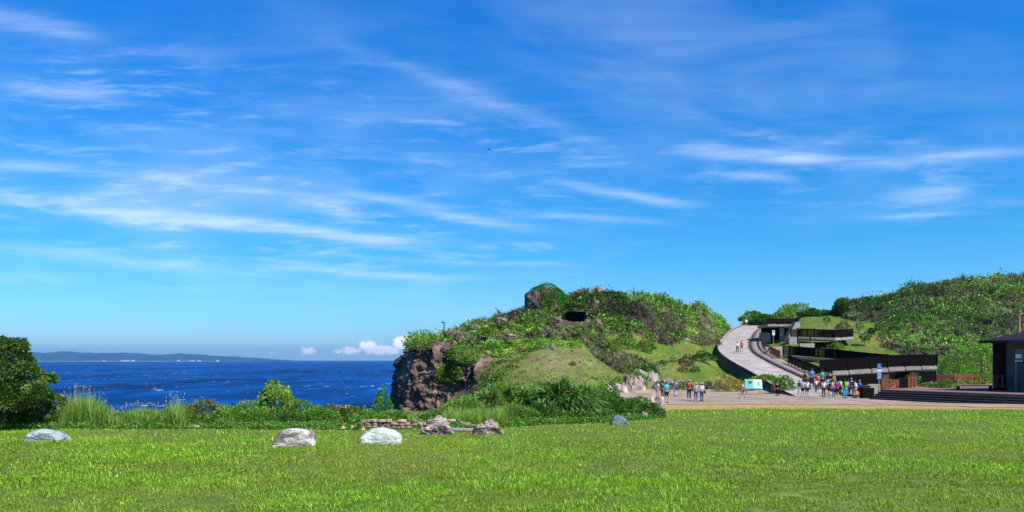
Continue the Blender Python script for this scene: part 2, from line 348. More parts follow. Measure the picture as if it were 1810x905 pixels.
def road_rel(X, Y):
    X = np.asarray(X, float); Y = np.asarray(Y, float); sh = X.shape; P = np.stack([X.ravel(), Y.ravel()], -1)
    s = np.full(len(P), 99.); z = np.zeros(len(P)); d = np.full(len(P), 1e9)
    idx = np.where((P[:, 0] > 15) & (P[:, 0] < 66) & (P[:, 1] > 66) & (P[:, 1] < 185))[0]
    if len(idx):
        for c in np.array_split(idx, max(1, len(idx) // 20000)):
            D = P[c][:, None, :] - RC[None, :, :2]; dd = (D ** 2).sum(-1); k = dd.argmin(1)
            s[c] = (D[np.arange(len(c)), k] * RN[k, :2]).sum(-1); z[c] = RC[k, 2]; d[c] = np.sqrt(dd[np.arange(len(c)), k])
    ok = d < 12
    return np.where(ok, s, 99.).reshape(sh), z.reshape(sh)
def H(X, Y):
    X = np.asarray(X, float); Y = np.asarray(Y, float)
    h = baseH(X, Y); px = topx(X, Y)
    hilly = np.clip((Y - 88) / 8, 0, 1) * np.clip((px - 735) / 40, 0, 1) * np.clip((280 - Y) / 20, 0, 1)
    flatz = ((px > 1390) & (px < 1560) & (Y < 118)).astype(float)
    h = h + hilly * (1 - .8 * flatz) * (.42 * n2(X, Y, 7.0, 3) + .16 * n2(X + 50, Y, 1.7, 2))
    mnd = np.clip((Y - 101) / 6, 0, 1) * np.clip((285 - Y) / 20, 0, 1) * np.clip(np.clip((px - 850) / 50, 0, 1) * np.clip((1290 - px) / 30, 0, 1) + np.clip((px - 1570) / 40, 0, 1), 0, 1)
    h = h + mnd * np.clip((px - 1570) / 40, 0, 1) * 1.5 * (.45 - np.abs(n2(X + 7, Y, 8.0, 2)))
    h = h + mnd * (.8 * (.5 - np.abs(n2(X, Y, 4.2, 2))) + .25 * n2(X, Y + 40, 1.6, 2))
    fore = np.clip((Y - 66) / 6, 0, 1) * np.clip((1110 - px) / 40, 0, 1) * np.clip((px - 740) / 30, 0, 1)
    h = h + fore * (.26 * n2(X, Y, 4.0, 3) + .07 * n2(X, Y, .9, 2))
    h = h + np.where(Y < 60, .035 * n2(X, Y, 3.5, 3), 0)
    s, zr = road_rel(X, Y)
    def sm(t): t = np.clip(t, 0, 1); return t * t * (3 - 2 * t)
    body = (s > -2.2) & (s < 4.6)
    kz = np.clip((zr + 3.27) / .8, 0, 1)
    h = np.where(body, np.where(zr < -3.1, np.minimum(h, zr - .05), zr - .25), h)
    left = (s <= -2.2) & (s > -6); tl = sm((-2.2 - s) / 3.5)
    h = np.where(left, np.minimum(zr - .15 - 1.0 * kz, h) * (1 - tl) + h * tl, h)
    right = (s >= 4.6) & (s < 9); tr = sm((s - 4.6) / 3.5)
    h = np.where(right, np.minimum(h, (zr - .4)) * (1 - tr) + h * tr, h)
    return h
def surf(X, Y):
    s, zr = road_rel(np.array([X]), np.array([Y]))
    h = float(H(np.array([X]), np.array([Y]))[0])
    if abs(s[0]) < 4.5 and s[0] > -2.1: return max(h, float(zr[0]))
    if Y > 56 and 1100 < 905 + F * X / Y and h < -3: return h + .03
    return h
def hit(px, py, y0=20, y1=200):
    """ground point seen at photo pixel (px,py)"""
    a = (px - 905) / F; e = (636 - py) / F; Ys = np.arange(y0, y1, .1); hs = H(a * Ys, Ys); s, zr = road_rel(a * Ys, Ys)
    hs = np.where((s > -2.1) & (s < 4.5), np.maximum(hs, zr), hs)
    k = np.where(hs >= e * Ys)[0]; Y = Ys[k[0]] if len(k) else y1
    return (a * Y, Y, surf(a * Y, Y))
def P(px, py, Y): return Vector(((px - 905) / F * Y, Y, (636 - py) / F * Y))

def inpoly(px, py, poly):
    r = np.zeros(px.shape, bool); n = len(poly)
    for i in range(n):
        x0, y0 = poly[i]; x1, y1 = poly[(i + 1) % n]
        c = ((y0 > py) != (y1 > py)) & (px < (x1 - x0) * (py - y0) / (y1 - y0 + 1e-12) + x0); r ^= c
    return r
POLY_HEAD = [(716, 560), (900, 490), (1300, 490), (1302, 572), (1288, 588), (1268, 606), (1200, 600), (1190, 612), (1150, 604), (1120, 588), (1085, 592), (1040, 602), (960, 600), (905, 598), (885, 612), (868, 640), (840, 626), (800, 612), (770, 604), (735, 612), (728, 604)]
POLY_ROW = [(1024, 598), (1060, 596), (1100, 628), (1165, 646), (1160, 668), (1095, 660), (1055, 634)]
POLY_RIGHT = [(1476, 500), (1482, 556), (1512, 570), (1545, 566), (1566, 575), (1560, 600), (1566, 618), (1660, 640), (1700, 672), (2700, 690), (2700, 420), (1476, 420)]
LAWN_E = ([-3000, 0, 640, 800, 900, 1000, 1100, 1168, 1186, 1300, 1500, 1600, 1700, 1810, 3000], [27.6, 27.6, 27.6, 27.4, 29, 31, 33, 36, 49, 48.5, 48.5, 48.5, 47.5, 46.5, 38])
PAVE_F = ([1100, 1180, 1400, 1500, 1600, 1700, 1810, 2400], [70, 57, 58, 57.5, 56, 52.5, 49.6, 40])

# terrain mesh ------------------------------------------------------
def axis(parts):
    o = []
    for a, b, s in parts: o += list(np.arange(a, b, s))
    return np.array(o + [parts[-1][1]])
gx = axis([(-150, -40, 5), (-40, -22, 1.0), (-22, 70, .4), (70, 120, 1.0), (120, 260, 5)])
gy = axis([(-60, 4, 4), (4, 66, .5), (66, 150, .4), (150, 200, .8), (200, 300, 4)])
XX, YY = np.meshgrid(gx, gy); ZZ = H(XX, YY); nx, ny = len(gx), len(gy)
pxv = topx(XX, YY); pyv = 636 - F * ZZ / np.maximum(YY, 6)
def mixc(a, b, t): return a * (1 - t[..., None]) + b * t[..., None]
A_ = lambda *c: np.array(c)
col = np.zeros(XX.shape + (3,)); nz1 = n2(XX, YY, 5, 4) * .5 + .5; nz2 = n2(XX + 99, YY, 1.2, 3) * .5 + .5
lawn = mixc(A_(.085, .15, .02) * np.ones(3), A_(.15, .19, .035) * np.ones(3), np.clip(nz1, 0, 1)); col[:] = lawn
slope_c = mixc(A_(.075, .15, .018) * np.ones(3), A_(.15, .185, .035) * np.ones(3), np.clip(nz1 * 1.2 - .1, 0, 1))
dryhill = np.exp(-(((pxv - 985) / 75) ** 2 + ((pyv - 645) / 32) ** 2)); slope_c = mixc(slope_c, A_(.19, .19, .075) * np.ones(3), np.clip(dryhill * 1.5 * (.2 + nz2 * 1.2), 0, 1))
slope_c = mixc(slope_c, A_(.2, .12, .05) * np.ones(3), np.clip((nz2 - .62) * 2.5, 0, .6) * (YY > 66))
col = np.where((YY > 60)[..., None], slope_c, col)
le = np.interp(pxv, *LAWN_E); pf_ = np.interp(pxv, *PAVE_F)
jit = n2(XX, YY, 2.5, 3) * 1.1
straw = np.clip((YY + jit - le + .8) / 1.5, 0, 1) * (pxv > 1150) * (YY < 88) * (YY > 40); col = mixc(col, A_(.44, .29, .12) * np.ones(3), straw)
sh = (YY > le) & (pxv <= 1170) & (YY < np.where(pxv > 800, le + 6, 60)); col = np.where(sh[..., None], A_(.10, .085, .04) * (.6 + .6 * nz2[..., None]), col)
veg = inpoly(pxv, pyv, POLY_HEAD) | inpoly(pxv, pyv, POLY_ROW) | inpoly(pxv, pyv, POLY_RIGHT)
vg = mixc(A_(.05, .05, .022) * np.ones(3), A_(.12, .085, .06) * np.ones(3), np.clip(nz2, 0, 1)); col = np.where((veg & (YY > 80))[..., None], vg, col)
gyy, gxx = np.gradient(ZZ, gy, gx); steep = np.hypot(gxx, gyy); rk = np.clip((steep - 1.3) / .6, 0, 1) * (YY > 34)
rk = np.where(pxv > 1350, 0, rk)
col = mixc(col, A_(.13, .085, .07) * np.ones(3), rk)
ii = np.arange(nx * ny).reshape(ny, nx)
Fq = np.stack([ii[:-1, :-1], ii[:-1, 1:], ii[1:, 1:], ii[1:, :-1]], -1).reshape(-1, 4)
CAVES = [(1020, 561, 27, 8, 107.5), (1165, 588, 20, 6, 114.5), (852, 604, 13, 5.5, 95)]
pc, yc = pyv.ravel()[Fq].mean(1), YY.ravel()[Fq].mean(1); xc = pxv.ravel()[Fq].mean(1)
for cx, cy, rx, ry, cY in CAVES:
    drop = (((xc - cx) / rx) ** 2 + ((pc - cy) / ry) ** 2 < 1) & (np.abs(yc - cY) < 9); Fq = Fq[~drop]; pc, yc, xc = pc[~drop], yc[~drop], xc[~drop]
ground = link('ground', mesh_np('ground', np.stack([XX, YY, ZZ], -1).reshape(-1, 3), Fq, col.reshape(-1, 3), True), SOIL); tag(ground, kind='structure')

# ------------------------------------------------------------------ sea
m = bpy.data.materials.new('sea_water'); m.use_nodes = True; t = N(m.node_tree); t.n.clear()
g = t.new('ShaderNodeNewGeometry'); pos = g.outputs['Position']
n1 = t.noise(t.mapping(pos, (.004, .0016, 1), (0, 0, R(8))), 1, 5, .6)
n3 = t.noise(t.mapping(pos, (.03, .010, 1), (0, 0, R(5))), 1, 5, .65)
base = t.mix(t.step(n1, .35, .65), (.0, .013, .075, 1), (.0, .055, .23, 1)); base = t.mix(t.m('MULTIPLY', t.step(n3, .45, .75), .75), base, (.0, .125, .44, 1))
foamn = t.noise(t.mapping(pos, (.10, .030, 1), (0, 0, R(3))), 1, 4, .7); fm = t.noise(t.mapping(pos, (.006, .002, 1)), 1, 3, .6)
foam = t.step(t.m('ADD', foamn, t.m('MULTIPLY', t.m('SUBTRACT', fm, .5), .25)), .645, .69)
base = t.mix(foam, base, (.55, .62, .68, 1))
p = t.new('ShaderNodeBsdfPrincipled'); t.put(p.inputs['Base Color'], base); p.inputs['Roughness'].default_value = .55; p.inputs['Specular IOR Level'].default_value = .1; p.inputs['IOR'].default_value = 1.2
bn = t.new('ShaderNodeBump'); bn.inputs['Strength'].default_value = .7; bn.inputs['Distance'].default_value = .6
t.put(bn.inputs['Height'], t.noise(t.mapping(pos, (.35, .12, 1)), 1, 6, .65)); t.l.new(bn.outputs[0], p.inputs['Normal'])
o = t.new('ShaderNodeOutputMaterial'); t.l.new(p.outputs[0], o.inputs['Surface'])
ys = np.concatenate([[-500, 0, 20, 40], np.geomspace(60, 26000, 90)]); xs = np.linspace(-1, 1, 41)
SX = xs[None, :] * (np.maximum(ys, 200) * 1.5)[:, None]; SY = np.repeat(ys[:, None], 41, 1); SZ = np.full_like(SX, -25.0)
ii = np.arange(SX.size).reshape(SX.shape); Fq = np.stack([ii[:-1, :-1], ii[:-1, 1:], ii[1:, 1:], ii[1:, :-1]], -1).reshape(-1, 4)
tag(link('sea', mesh_np('sea', np.stack([SX, SY, SZ], -1).reshape(-1, 3), Fq), m), kind='structure')

# far headland ------------------------------------------------------
D0 = 13000.
pxs = np.linspace(-260, 452, 240); prof = np.interp(pxs, [-260, -100, 20, 60, 110, 175, 240, 275, 340, 400, 440, 452], [6, 12, 14.5, 15.5, 14.2, 13.5, 10.6, 11.2, 8, 4.2, 1.6, 0])
prof = np.maximum(prof + .5 * vnoise(np.stack([pxs / 14, pxs * 0, pxs * 0], -1)) * (prof > 1.5), 0)
rows = [(0, 0, 0), (.0, .07, .0), (.04, .35, .1), (.12, .7, .2), (.25, .95, .3), (.4, 1.0, .3), (1.0, .5, .2)]
VV = []; CC = []
for dpt, hf, nj in rows:
    Yr = D0 + dpt * 4000
    for k, (pxk, h) in enumerate(zip(pxs, prof)):
        zz = (h / F * D0) * hf + (25 * hf if hf < 1 else 25) * (h > .5) + (nj * 60 * vnoise(np.array([[pxk / 9, dpt * 9, 3.]]))[0] * min(1, h / 6) if hf > .1 else 0)
        VV.append(((pxk - 905) / F * D0 * (1 + dpt * .1), Yr, -26 + zz)); CC.append((.62, .6, .5) if hf < .05 else (.018, .06, .055))
npx = len(pxs); ii = np.arange(len(VV)).reshape(len(rows), npx); Fq = np.stack([ii[:-1, :-1], ii[:-1, 1:], ii[1:, 1:], ii[1:, :-1]], -1).reshape(-1, 4)
tag(link('hills', mesh_np('hills', np.array(VV), Fq, np.array(CC), True), vmat('far_forest', .95, 0, .45, .004, 0)), kind='structure')
def far_building(px, wpx, hpx, label, floors=3):
    Wm = wpx / F * D0; Hm = hpx / F * D0; x = (px - 905) / F * D0; b = empty('building', (x, D0 - 60, -25)); tag(b, label, 'building', 'white buildings along the far shore')
    MB().box(-Wm / 2, Wm / 2, -15, 15, 0, Hm).build('wall', M['far_white'], b)
    MB().add([(-Wm / 2 - 1, -16, Hm), (Wm / 2 + 1, -16, Hm), (Wm / 2 + 1, 16, Hm), (-Wm / 2 - 1, 16, Hm), (-Wm / 2 + 3, 0, Hm + 5), (Wm / 2 - 3, 0, Hm + 5)], [(3, 2, 1, 0), (0, 1, 5, 4), (2, 3, 4, 5), (1, 2, 5), (3, 0, 4)]).build('roof', M['far_roof'], b)
    for k in range(3):
        MB().box(Wm * (-.36 + k * .28), Wm * (-.22 + k * .28), -15.4, -15.02, Hm * .45, Hm * .7).build('window', M['glass'], b)
for q_ in [(187, 5, 1.6, 'low white building at the left end of the far shore cluster'), (219, 4, 1.8, 'small white block left of the long shed on the far shore'), (227, 8, 2.2, 'long white shed in the middle of the far shore'),
           (238, 5, 2.4, 'tall white block right beside the long shed on the far shore'), (318, 4, 2.4, 'lone small white tower standing on the bare part of the far shore'), (342, 9, 1.8, 'widest low white hall near the thin tip of the far headland'),
           (355, 6, 1.8, 'white hall immediately right of the widest hall on the far tip'), (387, 4, 2.6, 'last white building, nearest the tapering end of the far headland')]:
    far_building(*q_)

# ------------------------------------------------------------------ vegetation primitives
UP = np.array([0, 0, 1.])
def unit(v): return v / np.maximum(np.linalg.norm(v, axis=-1, keepdims=True), 1e-9)
def rdir(n, up=0.0):
    d = RNG.normal(size=(n, 3)); d = unit(d); d[:, 2] += up; return unit(d)
def pal(n, cols, wts=None, jit=.18):
    cols = np.array(cols); k = RNG.choice(len(cols), n, p=wts); c = cols[k] * (1 + RNG.normal(0, jit, (n, 1))); return np.clip(c * (1 + RNG.normal(0, jit * .3, (n, 3))), .003, 1)
def leaves(Pt, D, L, W, colr):
    n = len(Pt); S = unit(np.cross(D, rdir(n))); L = np.broadcast_to(L, n)[:, None]; W = np.broadcast_to(W, n)[:, None]
    mid = Pt + D * L * .5 + UP * L * .06; V = np.stack([Pt, mid + S * W * .5, Pt + D * L - UP * L * .06, mid - S * W * .5], 1).reshape(-1, 3)
    return V, np.arange(4 * n).reshape(n, 4), np.repeat(colr, 4, 0)
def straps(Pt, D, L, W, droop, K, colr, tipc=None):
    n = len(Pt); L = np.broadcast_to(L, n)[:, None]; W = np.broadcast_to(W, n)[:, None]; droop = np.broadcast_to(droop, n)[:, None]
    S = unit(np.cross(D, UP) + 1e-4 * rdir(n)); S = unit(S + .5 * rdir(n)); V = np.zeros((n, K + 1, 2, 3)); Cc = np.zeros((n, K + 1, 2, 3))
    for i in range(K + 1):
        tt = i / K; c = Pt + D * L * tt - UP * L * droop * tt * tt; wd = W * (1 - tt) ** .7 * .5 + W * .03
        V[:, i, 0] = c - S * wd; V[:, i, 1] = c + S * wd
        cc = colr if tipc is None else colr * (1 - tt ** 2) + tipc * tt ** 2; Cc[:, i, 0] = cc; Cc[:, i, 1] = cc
    b = (np.arange(n) * (K + 1) * 2)[:, None]; fs = []
    for i in range(K): fs.append(np.concatenate([b + 2 * i, b + 2 * i + 1, b + 2 * i + 3, b + 2 * i + 2], 1))
    return V.reshape(-1, 3), np.stack(fs, 1).reshape(-1, 4), Cc.reshape(-1, 3)
def cat(parts):
    V = []; Fc = []; Cc = []; b = 0
    for v, f, c in parts: V.append(v); Fc.append(f + b); Cc.append(c); b += len(v)
    return np.concatenate(V), np.concatenate(Fc), np.concatenate(Cc)
def foliage(name, parts, parent=None, mt=None):
    V, Fc, Cc = cat(parts); return link(name, mesh_np(name, V, Fc, Cc), mt or LEAF, parent)
GREEN_BRIGHT = [(.10, .27, .012), (.16, .34, .02), (.05, .17, .012), (.24, .40, .05)]
GREEN_DARK = [(.035, .12, .012), (.06, .18, .014), (.025, .085, .012), (.12, .25, .03)]
GREEN_MIX = [(.06, .20, .014), (.13, .31, .02), (.19, .34, .035), (.035, .12, .014), (.28, .36, .08)]
GREY_MIX = [(.13, .17, .06), (.2, .22, .1), (.07, .12, .03), (.24, .18, .13), (.05, .1, .02)]
DRY = [(.3, .22, .08), (.42, .34, .14), (.22, .13, .07)]
def lobe_leaves(lobes, n, L, cols, wts=None, shell=.28, up=.25, asp=.5, jit=.22):
    """leaves through the outer part of a set of ellipsoid lobes (cx,cy,cz,rx,ry,rz)"""
    n = int(n * 2.0); L = L * 1.15
    lb = np.array(lobes, float); vol = (lb[:, 3] * lb[:, 4] + lb[:, 4] * lb[:, 5] + lb[:, 3] * lb[:, 5]); k = RNG.choice(len(lb), n, p=vol / vol.sum())
    d = rdir(n); r = 1 - shell * RNG.random(n) ** 1.3; r *= 1 + .16 * fbm(d * 2.3 + k[:, None] * 7.7, 3); Pt = lb[k, :3] + d * lb[k, 3:6] * r[:, None]
    keep = np.ones(n, bool)
    for j in range(len(lb)):                         # drop leaves buried deep inside another lobe
        e = (((Pt - lb[j, :3]) / lb[j, 3:6]) ** 2).sum(1); keep &= ~((e < .45) & (k != j))
    keep &= d[:, 2] > -.55
    Pt = Pt[keep]; d = d[keep]; n = len(Pt); D = unit(d * .9 + rdir(n) * .8 + UP * up)
    Ls = L * RNG.uniform(.65, 1.35, n)
    cell = np.floor(Pt / max(.22, L * 2.2) + .35 * fbm(Pt * 3, 2)[:, None]).astype(np.int64); ck = (_h(cell[:, 0] + 500, cell[:, 1] + 500, cell[:, 2] + 500) * 997).astype(int) % 400; cp = pal(400, cols, wts, jit)
    cc = (cp[ck] * .6 + pal(n, cols, wts, jit * .6) * .4) * (1 + .22 * fbm(Pt * (1.1 / max(L * 6, .3)), 2))[:, None]
    return leaves(Pt, D, Ls, Ls * asp, np.clip(cc, .004, .9))
def stems(parent, base, tips, r0=.03, mt='bark', name='stem'):
    mb = MB(); b = Vector(base)
    for tp in tips:
        tp = Vector(tp); md = b.lerp(tp, .5) + Vector((random.uniform(-.1, .1), random.uniform(-.1, .1), .05)) * (tp - b).length
        mb.tube([b, md, tp], [r0, r0 * .7, r0 * .3], 6)
    return mb.build(name, M[mt], parent)
def bush(px, pb, Y, wpx, hpx, label, cols, L=.1, n=2500, wts=None, group=None, nl=6, name='shrub', cat_='shrub', asp=.5, depth=.8, zoff=0.0, seed=None, grassy=0):
    """a shrub whose foot is at ground level under photo column px, wpx wide and hpx tall there"""
    x = (px - 905) / F * Y; z = surf(x, Y) + zoff; W_ = wpx / F * Y; top = (636 - pb + hpx) / F * Y; Hh = max(.25, top - z) * 1.08
    e = empty(name, (x, Y, z)); tag(e, label, cat_, group)
    rs = random.Random(seed if seed is not None else int(px * 13 + Y)); lobes = []
    for i in range(nl):
        u = (i + .5) / nl * 2 - 1; rr = W_ / nl * rs.uniform(1.0, 1.5); hh = Hh * (1 - .45 * abs(u) ** 1.6) * rs.uniform(.72, 1.0)
        rr = min(max(rr, hh * .4), W_ * .42)
        lobes.append((u * (W_ / 2 - rr * .7), rs.uniform(-.35, .35) * W_ * depth * .5, hh - hh * .5, rr, rr * depth * 1.2, hh * .55))
        if hh > rr * 1.1: lobes.append((u * (W_ / 2 - rr * .7), -rr * .3, hh * .22, rr, rr, hh * .3))
    lobes.append((0, 0, Hh * .38, W_ * .4, W_ * .4 * depth, Hh * .42)); lobes.append((rs.uniform(-.15, .15) * W_, 0, Hh * .62, W_ * .22, W_ * .22, Hh * .4))
    pt = [lobe_leaves(lobes, n, L, cols, wts, asp=asp)]
    if grassy:
        k = RNG.choice(len(lobes), grassy); lb = np.array(lobes)[k]; d = rdir(grassy, .5); pp = lb[:, :3] + d * lb[:, 3:] * .85
        c = pal(grassy, [(.17, .33, .04), (.28, .42, .08), (.1, .24, .03)]); pt.append(straps(pp, unit(d * .4 + rdir(grassy) * .5 + UP), RNG.uniform(.12, .32, grassy), .014, .3, 3, c))
    foliage('foliage', pt, e)
    stems(e, (0, 0, -.05), [(l[0], l[1], l[2] + l[5] * .5) for l in lobes[:6]], .02 + .012 * Hh)
    return e
def tree(px, pb, Y, wpx, hpx, label, cols, L=.3, n=1800, group=None, nl=9, name='tree', trunkh=.35, dead=0, zoff=0., crown0=.35, seed=None):
    x = (px - 905) / F * Y; z = surf(x, Y) + zoff; W_ = wpx / F * Y; top = (636 - pb + hpx) / F * Y; Hh = max(.6, top - z)
    e = empty(name, (x, Y, z)); tag(e, label, 'tree', group); rs = random.Random(seed if seed is not None else int(px * 7 + Y * 3)); lobes = []
    for i in range(nl):
        a = rs.uniform(0, 6.283); rr = rs.uniform(0, .36) * W_; zz = Hh * rs.uniform(crown0 + .12, .86); sz = W_ * rs.uniform(.13, .24)
        lobes.append((math.cos(a) * rr * (1.2 if zz < .7 * Hh else .8), math.sin(a) * rr * .8, zz, sz * 1.15, sz, min(sz * .75, Hh * .22)))
    foliage('crown', [lobe_leaves(lobes, n, L, cols, None, .45, up=.15)], e)
    mb = MB(); mb.tube([(0, 0, -.2), (.05 * W_, 0, Hh * .3), (0, .02 * W_, Hh * .55)], [.04 * W_ + .03, .03 * W_ + .02, .018 * W_], 7)
    for l in lobes: mb.tube([(.03 * W_, 0, Hh * .32), (l[0] * .6, l[1] * .6, Hh * .3 + (l[2] - Hh * .3) * .6), (l[0], l[1], l[2])], [.018 * W_, .011 * W_, .004 * W_], 5)
    mb.build('trunk', M['bark'], e)
    return e
def pandanus(px, Y, wpx, toppy, label, nros=26, nleaf=42, L=.9, wd=.055, cols=None, group=None, sd=1, name='screw_pine', zoff=0.):
    x = (px - 905) / F * Y; z = surf(x, Y) + zoff; W_ = wpx / F * Y; Hh = max(.3, (636 - toppy) / F * Y - z)
    e = empty(name, (x, Y, z)); tag(e, label, 'shrub', group); rs = random.Random(sd); cols = cols or [(.07, .18, .018), (.12, .27, .03), (.04, .11, .014), (.22, .34, .07)]
    Ps = []; Ds = []; tips = []
    nros = int(nros * 2.2); dome = max(.25, Hh - L * .5)
    for i in range(nros):
        a = rs.uniform(0, 6.283); el = math.asin(rs.uniform(.02, 1)); f = rs.uniform(.7, 1.0); out = np.array((math.cos(a) * math.cos(el), math.sin(a) * math.cos(el), math.sin(el)))
        c = out * np.array((W_ * .36, W_ * .26, dome)) * f; tips.append(tuple(c)); d = rdir(nleaf, .35); d = unit(d + out * .75)
        Ps.append(np.repeat(c[None], nleaf, 0) + d * .03); Ds.append(d)
    Ps = np.concatenate(Ps); Ds = np.concatenate(Ds); n = len(Ps); Ls = L * RNG.uniform(.5, .95, n); cc = pal(n, cols, None, .28); wd = wd * 1.25
    dead = RNG.random(n) < .05; cc[dead] = pal(dead.sum(), [(.34, .26, .13), (.22, .15, .08)])
    foliage('foliage', [straps(Ps, Ds, Ls, wd, RNG.uniform(.25, .75, n), 5, cc)], e)
    stems(e, (0, 0, -.1), tips[:8], .05)
    return e

# ------------------------------------------------------------------ hill cover (nobody could count it)
def cover(name, label, poly, bounds, dens, mix, L, nleaf, rr, hmul=1.0, excl=None):
    x0, x1, y0, y1 = bounds; n = int((x1 - x0) * (y1 - y0) * dens); X = RNG.uniform(x0, x1, n); Y = RNG.uniform(y0, y1, n); Z = H(X, Y)
    px = topx(X, Y); py = 636 - F * Z / Y; ok = inpoly(px, py, poly) & (Z > -24)
    s, _ = road_rel(X, Y); ok &= ~((s > -2.6) & (s < 5.2))
    ok &= vnoise(np.stack([X / 2.1, Y / 2.1, X * 0 + 5], -1)) > -.62
    if excl is not None: ok &= ~excl(X, Y, px, py)
    X, Y, Z, px, py = X[ok], Y[ok], Z[ok], px[ok], py[ok]; n = len(X)
    tn = fbm(np.stack([X / 6, Y / 6, X * 0], -1), 3); tn2 = vnoise(np.stack([X / 2.7, Y / 2.7, X * 0 + 9], -1))
    big = (1 + .55 * fbm(np.stack([X / 11, Y / 11, X * 0 + 3], -1), 3)).clip(.35, 1.6); parts = []; typ = np.digitize(tn + RNG.normal(0, .25, n), mix[0]); rad = rr * RNG.uniform(.5, 1.2, n) * (1 + .5 * np.clip(tn2, -1, 1)) * np.where(RNG.random(n) < .06, 1.6, 1)
    for k in range(len(mix[0]) + 1):
        s_ = np.where(typ == k)[0]
        if not len(s_): continue
        cols, kind = mix[1][k]
        if kind == 'leaf':
            N_ = len(s_) * nleaf; j = np.repeat(s_, nleaf); d = rdir(N_, .35); r = rad[j]; sq = 1 + .25 * vnoise(d * 2 + j[:, None] * 3.1)
            Pt = np.stack([X[j], Y[j], Z[j] + r * .1 * hmul], -1) + d * (r * sq)[:, None] * np.array([1, 1, .75 * hmul]); D = unit(d + .7 * rdir(N_))
            Ls = L * RNG.uniform(.6, 1.3, N_); ct = (big * (1 + .42 * RNG.normal(size=n))).clip(.3, 2.0)[j][:, None]; parts.append(leaves(Pt, D, Ls, Ls * .5, np.clip((pal(n, cols, None, .1)[j] * .72 + pal(N_, cols, None, .1) * .28) * ct, .004, .8)))
        else:
            nf = max(6, int(nleaf * .6)); N_ = len(s_) * nf; j = np.repeat(s_, nf); d = rdir(N_, .5); h = rad[j] * .55 * hmul
            Pt = np.stack([X[j], Y[j], Z[j] + h], -1) + d * .05; Ls = rad[j] * RNG.uniform(.7, 1.2, N_); ct = (big * (1 + .38 * RNG.normal(size=n))).clip(.3, 1.9)[j][:, None]
            parts.append(straps(Pt, d, Ls, .085 * L / .3, RNG.uniform(.3, .8, N_), 3, np.clip((pal(n, cols, None, .1)[j] * .72 + pal(N_, cols, None, .1) * .28) * ct, .004, .8)))
            sp = np.repeat(s_, 2)                     # crooked grey stems under the rosettes
            b = np.stack([X[sp], Y[sp], Z[sp] - .1], -1); parts.append(straps(b, unit(rdir(len(sp)) * .5 + UP), rad[sp] * .9 * hmul, .09, 0, 1, pal(len(sp), [(.3, .25, .2), (.2, .16, .12)])))
    o = foliage(name, parts); tag(o, label, 'undergrowth', None, 'stuff'); return o
PAND = [(.08, .17, .02), (.14, .24, .04), (.22, .3, .08), (.05, .1, .015), (.2, .15, .09)]
BRN_ = [(.22, .16, .13), (.14, .1, .08), (.3, .25, .2)]
PANDG = [(.16, .19, .08), (.24, .24, .13), (.1, .14, .05), (.26, .19, .13), (.06, .1, .03)]
def exc_cave(X, Y, px, py): return ((px > 1008) & (px < 1066) & (py < 526)) | ((px > 926) & (px < 998) & (py < 533)) | (((px - 1020) / 33) ** 2 + ((py - 566) / 17) ** 2 < 1) | (((px - 850) / 16) ** 2 + ((py - 606) / 7) ** 2 < 1) | (((px - 1165) / 22) ** 2 + ((py - 588) / 7) ** 2 < 1)
cover('shrubbery', 'dense green shrub and screw pine cover over the rocky coastal headland', POLY_HEAD, (-16, 42, 84, 148), 2.7, ([-.35, -.02, .3], [(GREEN_MIX, 'leaf'), (PAND, 'strap'), (GREEN_BRIGHT, 'leaf'), (PANDG + BRN_, 'strap')]), .36, 56, .95, 1.0, exc_cave)
POLY_MID = [(845, 598), (960, 594), (1040, 600), (1030, 616), (975, 612), (942, 624), (915, 642), (898, 668), (855, 694), (838, 660)]
cover('ground_cover', 'low green creepers between the scrub and the dry grass slope', POLY_MID, (-10, 12, 70, 104), 2.2, ([.1], [(GREEN_MIX, 'leaf'), (GREEN_BRIGHT[:2] + GREEN_MIX[:2], 'leaf')]), .2, 46, .36, .8)
POLY_LOW = [(872, 668), (930, 655), (1000, 664), (1060, 668), (1110, 672), (1120, 690), (1040, 700), (860, 712), (845, 690)]
cover('ground_cover', 'dark low weeds dotted over the foot of the grassy slope', POLY_LOW, (-6, 16, 62, 90), .8, ([.1], [(GREEN_MIX, 'leaf'), (GREEN_DARK, 'leaf')]), .16, 36, .26, .7)
POLY_DOT = [(900, 606), (1010, 606), (1060, 640), (1110, 672), (880, 672)]
cover('ground_cover', 'brown and green weed tufts sprinkled over the dry slope', POLY_DOT, (-4, 16, 68, 102), .22, ([.1], [([(.2, .13, .06), (.12, .16, .04)], 'leaf'), (GREEN_MIX, 'leaf')]), .13, 30, .2, .6)
cover('shrubbery', 'diagonal belt of grey green screw pines crossing the grassy slope', POLY_ROW, (6, 22, 80, 108), 4.0, ([.0, .35], [(PANDG, 'strap'), (PAND, 'strap'), (GREEN_MIX, 'leaf')]), .25, 55, .7, 1.1)
cover('shrubbery', 'thick grey green scrub covering the long hill at right', POLY_RIGHT, (44, 135, 98, 205), 1.5, ([-.4, -.02, .2], [(GREEN_MIX, 'leaf'), (PANDG + BRN_, 'strap'), (GREEN_BRIGHT, 'leaf'), (PANDG + PAND, 'strap')]), .46, 44, 1.15, 1.1)

